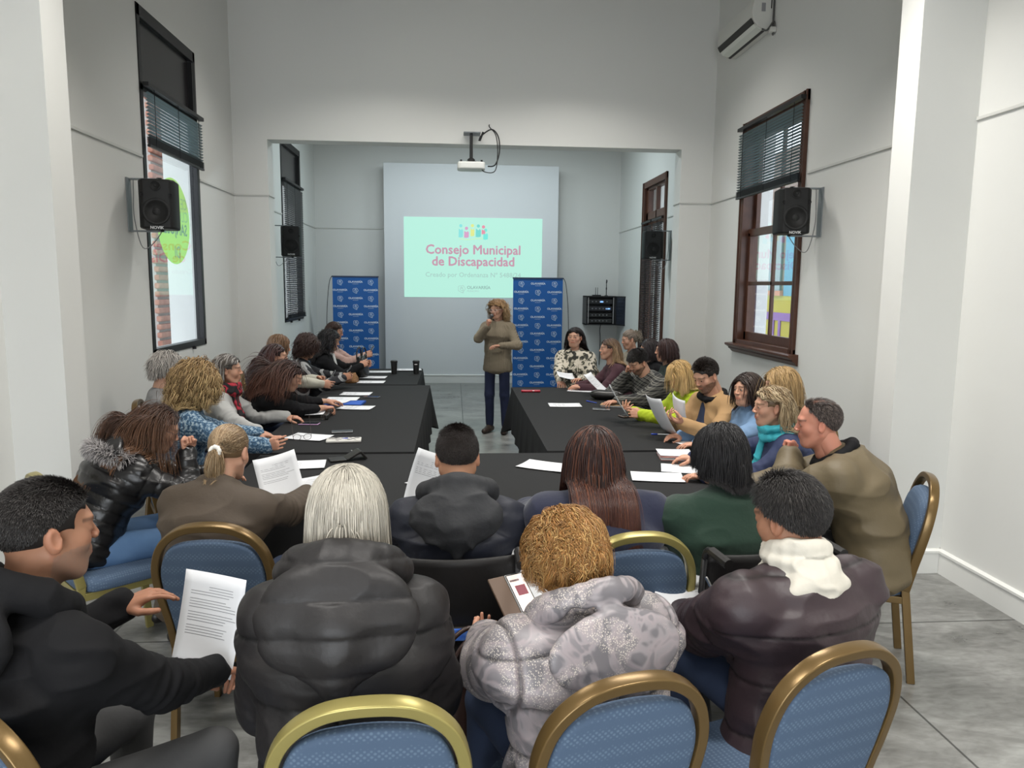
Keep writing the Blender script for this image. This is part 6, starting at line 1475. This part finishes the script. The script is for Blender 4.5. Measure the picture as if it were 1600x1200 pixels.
P29 = person((-1.42, 8.72, 1.20), -82, 'woman with long black curls in a black jacket over a white shirt',
    dict(m=black_cotton, name='jacket', th=.022), dict(style='long', len=.34, col=(.010, .008, .009), seed=30, tuck=-.02, vol=.018, curl=(.009, .5), clumps=80, mess=.2, n=2600, w=.0045), lean=10, hyaw=-4, hpitch=16, R=(-1.07, 8.62, .92), L=(-1.05, 8.80, .92), hands=('pinch', 'pinch'), palms=('in', 'in'), scarf=dict(m=fabric('white_shirt', (.6, .6, .58), .8), turns=1, r=.012, tail=True, name='shirt'))
P30 = person((-1.46, 9.30, 1.27), -92, 'dark haired woman with spectacles, farthest seated person along the left table',
    dict(m=fabric('pale_pink_top', (.45, .30, .26), .85), name='top'), dict(style='long', len=.20, col=(.045, .022, .016), seed=31, tuck=-.02, vol=.006, back=-1), lean=8, hpitch=14, R=(-1.09, 9.2, .98), L=(-1.09, 9.36, .98), hands=('pinch', 'pinch'), palms=('in', 'in'), extra=glasses())
# ------------------------------------------------------------------ speaker
def mic_grip(B): pass
PS = person((.53, 9.26, 1.555), 158, 'standing woman with curly ginger hair in a beige ribbed sweater, speaking into a microphone',
    dict(m=fabric('beige_rib', (.20, .165, .115), .9), name='sweater', th=.018, wr=.003, rib=.004, ribn=44), dict(style='long', len=.23, col=(.30, .17, .075), tip=(.46, .31, .16), seed=32, vol=.014, tuck=-.015, curl=(.011, .6), clumps=90, mess=.25, n=3200, w=.0042), skin='light', lean=1, stand=True, hyaw=-16, hpitch=8,
    R=(.40, 8.98, 1.36), L=(.56, 8.96, 1.13), elbow=((.8, -.3, -.9), (-.9, -.3, -.5)), hands=('fist', 'relaxed'), palms=((.5, .5, .2), 'down'), hx=((-.15, .25, .9), (.8, .4, .0)), trousers=fabric('indigo_jeans', (.012, .018, .05), .85), shoe=mat('brown_boot', (.035, .022, .016), .5), drop=.10, extra=glasses(mat('clear_frame', (.7, .68, .65), .2)), collar='ring', bulk=.98, hips=1.12)
h = PS['arm'][1][2]; hw_ = PS['W']@h+PS['r0']; fd = unit(np.array([0.10, -.02, .0]))
hm = PS['W']@PS['hc']+PS['r0']; mouth = PS['W']@((PS['Hr']*PS['hs'])@np.array([0, .135, -.06])+PS['hc'])+PS['r0']
e = empty('microphone', tuple(mouth), 0, 'black handheld microphone at the mouth of the standing woman', 'microphone')
ax = unit(hw_+np.array([0, 0, .03])-mouth); 
MB().tube([ax*.03, ax*.12, ax*.24], [.017, .016, .012], 14).build('handle', bl, e, smooth=True)
V, F_ = sphere((0, 0, 0), .026, 16, 12); MB().add(V, [tuple(f) for f in F_]).build('grille', mat('mic_grille', (.12, .12, .12), .45, metal=.6, bump=(400, .6, .002)), e, smooth=True)

# ------------------------------------------------------------------ chairs along the sides
for B, lab in ((P22, 'under the curly blonde woman'), (P24, 'under the woman in the red and black scarf'), (P25, 'under the woman bent over writing'), (P26, 'behind the writing woman, under the auburn haired one'),
               (P27, 'under the woman in the cream sweater'), (P29, 'under the woman with black curls'),
               (P11, 'under the woman with the turquoise scarf'), (P13, 'under the woman in the light blue coat'), (P14, 'under the man in the camel blazer'), (P15, 'under the woman in the lime sweater'), (P16, 'under the man in plaid'), (P18, 'under the woman in maroon'), (P19, 'under the woman in the spotted fleece'), (P17, 'in the second row behind the man in plaid')):
    chair_for(B, 'blue banquet chair '+lab)
for B, lab in ((P28, 'under the curly brown bob'), (P30, 'under the farthest woman on the left'), (P12, 'under the half hidden golden blonde woman'), (P20, 'under the person with the bright pink scrunchie'), (P21, 'beside the wall under the hidden dark haired person')):
    chair_for(B, 'blue banquet chair '+lab)
chair_top(-2.36, 5.72, -78, 'blue banquet chair close to the left wall, behind the curly blonde woman')

# ------------------------------------------------------------------ held and placed things
sheet_at(P15, 'white sheet tilted in the hands of the woman in lime', (1.32, 5.90, .93), (-.35, .15, .6), (.8, -.1, .6), curl=.02, lines=10)
sheet_at(P14, 'sheet held by the man in the camel blazer, nearer hand', (1.46, 5.20, .93), (-.3, -.1, .55), (.75, .2, .65), curl=.02, lines=0)
sheet_at(P14, 'second sheet held upright against the camel blazer', (1.63, 5.30, .96), (-.2, -.3, .7), (.8, .2, .4), w=.15, h=.2, curl=.02, lines=0)
sheet_at(P16, 'sheet raised beside the pencil case in front of the man in plaid', (1.42, 7.38, .86), (-.5, .3, .5), (.5, -.3, .7), curl=.02)
sheet_at(P19, 'folded paper on the lap of the woman in the spotted fleece', (1.22, 8.02, .86), (-.6, -.2, .1), (.1, -.3, .9), w=.15, h=.2, lines=0)
e = phone(.215, 2.34, 30, 'phone with a lit photo page held by the woman in the floral coat', z=.78); e.rotation_euler = (rad(38), rad(0), rad(28)); e.location = (.23, 2.44, .80)
MB().box((-.031, -.068, .0097), (.031, .070, .0104)).build('lit_page', mat('lit_page', (.7, .6, .55), .3, emit=(.85, .74, .66), es=.75), e)
MB().box((-.018, -.01, .0103), (.022, .028, .0108)).build('page_photo', mat('page_photo', (.25, .06, .08), .4), e); MB().box((-.028, .045, .0103), (.01, .052, .0108)).build('page_heading', mat('page_heading', (.35, .25, .25), .5), e)
MB().box((-.10, -.078, -.004), (-.036, .078, .006)).build('case_flap', mat('brown_flap', (.12, .075, .05), .5), e, bevel=.003)
sheet_at(P7, 'printed sheet under the phone of the woman in the floral coat', (.29, 2.60, .77), (.25, .9, .25), (0, -.3, .9), curl=.02)
# brown handbag on the lap side
def handbag(name, loc, rz, s, m, label, strap=True, buckles=True):
    e = empty(name, loc, rad(rz), label, 'bag'); V = []; F_ = []; n = 28; K = 10; sx, sy, sz = s
    for j in range(K+1):
        t = j/K; w = sx*(.80+.22*math.sin(PI*min(1, t*1.15+.05))**.7-.12*t); d = sy*(1.0-.62*t**1.5)
        for i in range(n):
            a = 2*PI*i/n; c, q = math.cos(a), math.sin(a); k_ = (abs(c)**3.2+abs(q)**3.2)**(-1/3.2); V.append((w/2*c*k_, d/2*q*k_*(1+.06*math.sin(3*a+j)), sz*t))
    for j in range(K):
        for i in range(n): F_.append((j*n+i, j*n+(i+1) % n, (j+1)*n+(i+1) % n, (j+1)*n+i))
    F_ += [tuple(range(n))[::-1], tuple(K*n+i for i in range(n))]; MB().add(V, F_).build('bag_body', m, e, smooth=True)
    if strap:
        for q in (-1, 1): MB().tube(catmull([(-sx*.28, q*sy*.2, sz*.85), (-sx*.24, q*sy*.22, sz*1.25), (0, q*sy*.18, sz*1.45), (sx*.24, q*sy*.22, sz*1.25), (sx*.28, q*sy*.2, sz*.85)], 6), .008, 8).build('handle', m, e, smooth=True)
    MB().tube([(-sx*.36, 0, sz*1.0), (sx*.36, 0, sz*1.0)], .004, 6).build('zip', MATS['chrome'], e)
    if buckles:
        for q in (-1, 1): MB().tube([(q*sx*.28+.012*math.cos(t), -sy*.30, sz*.80+.016*math.sin(t)) for t in np.linspace(0, 6.28, 13)[:-1]], .003, 6, closed=True, cap=False).build('buckle', MATS['chrome'], e, smooth=True)
    return e
bag_br = mat('dark_brown_leather', (.035, .018, .014), .35, bump=(40, .4, .003)); bag_bk = MATS['black_leather']
handbag('handbag', (.06, 2.36, .30), 25, (.32, .16, .28), bag_br, 'dark brown leather handbag beside the woman in the floral coat')
handbag('handbag', (-1.10, 8.95, Z0), 80, (.30, .15, .24), bag_bk, 'shiny black handbag on the left table before the woman with black curls')
e = handbag('fur_pouch', (-1.14, 8.42, Z0), 80, (.24, .12, .10), mat('brown_plush', (.26, .13, .05), .9, bump=(60, 1, .01), var=(14, .7, (.12, .06, .025))), 'tan plush pouch on the left table before the curly brown bob', strap=False, buckles=False)
for x, y, z, r, lab in ((-1.06, 8.72, .985, 80, 'phone held by the woman with black curls'), (-1.12, 7.93, .93, 80, 'phone held by the woman with the curly brown bob'), (-1.23, 7.56, .92, 80, 'phone held by the woman in the cream sweater'), (-1.03, 9.28, 1.03, 80, 'pale phone held by the farthest woman on the left')):
    e = phone(x, y, r, lab, z=z); e.rotation_euler = (rad(55), 0, rad(-80))
# spectacles dangling from the hand over the left table
e = empty('spectacles', (-.98, 4.83, .865), rad(20), 'spectacles held over the left table by the woman in the blue knit', 'glasses'); fm = mat('spectacle_frame', (.05, .04, .04), .3); mb = MB()
for s in (-1, 1): MB().tube([(s*.033+.024*math.cos(t), 0, .019*math.sin(t)) for t in np.linspace(0, 2*PI, 21)[:-1]], .0016, 6, closed=True, cap=False).build('rim', fm, e, smooth=True)
MB().tube(catmull([(-.01, 0, .006), (0, -.004, .01), (.01, 0, .006)], 4), .0016, 6).build('bridge', fm, e)
for s in (-1, 1): MB().tube(catmull([(s*.057, 0, .006), (s*.058, .03, .06), (s*.056, .04, .11), (s*.05, .02, .14)], 5), .0018, 6).build('temple', fm, e, smooth=True)
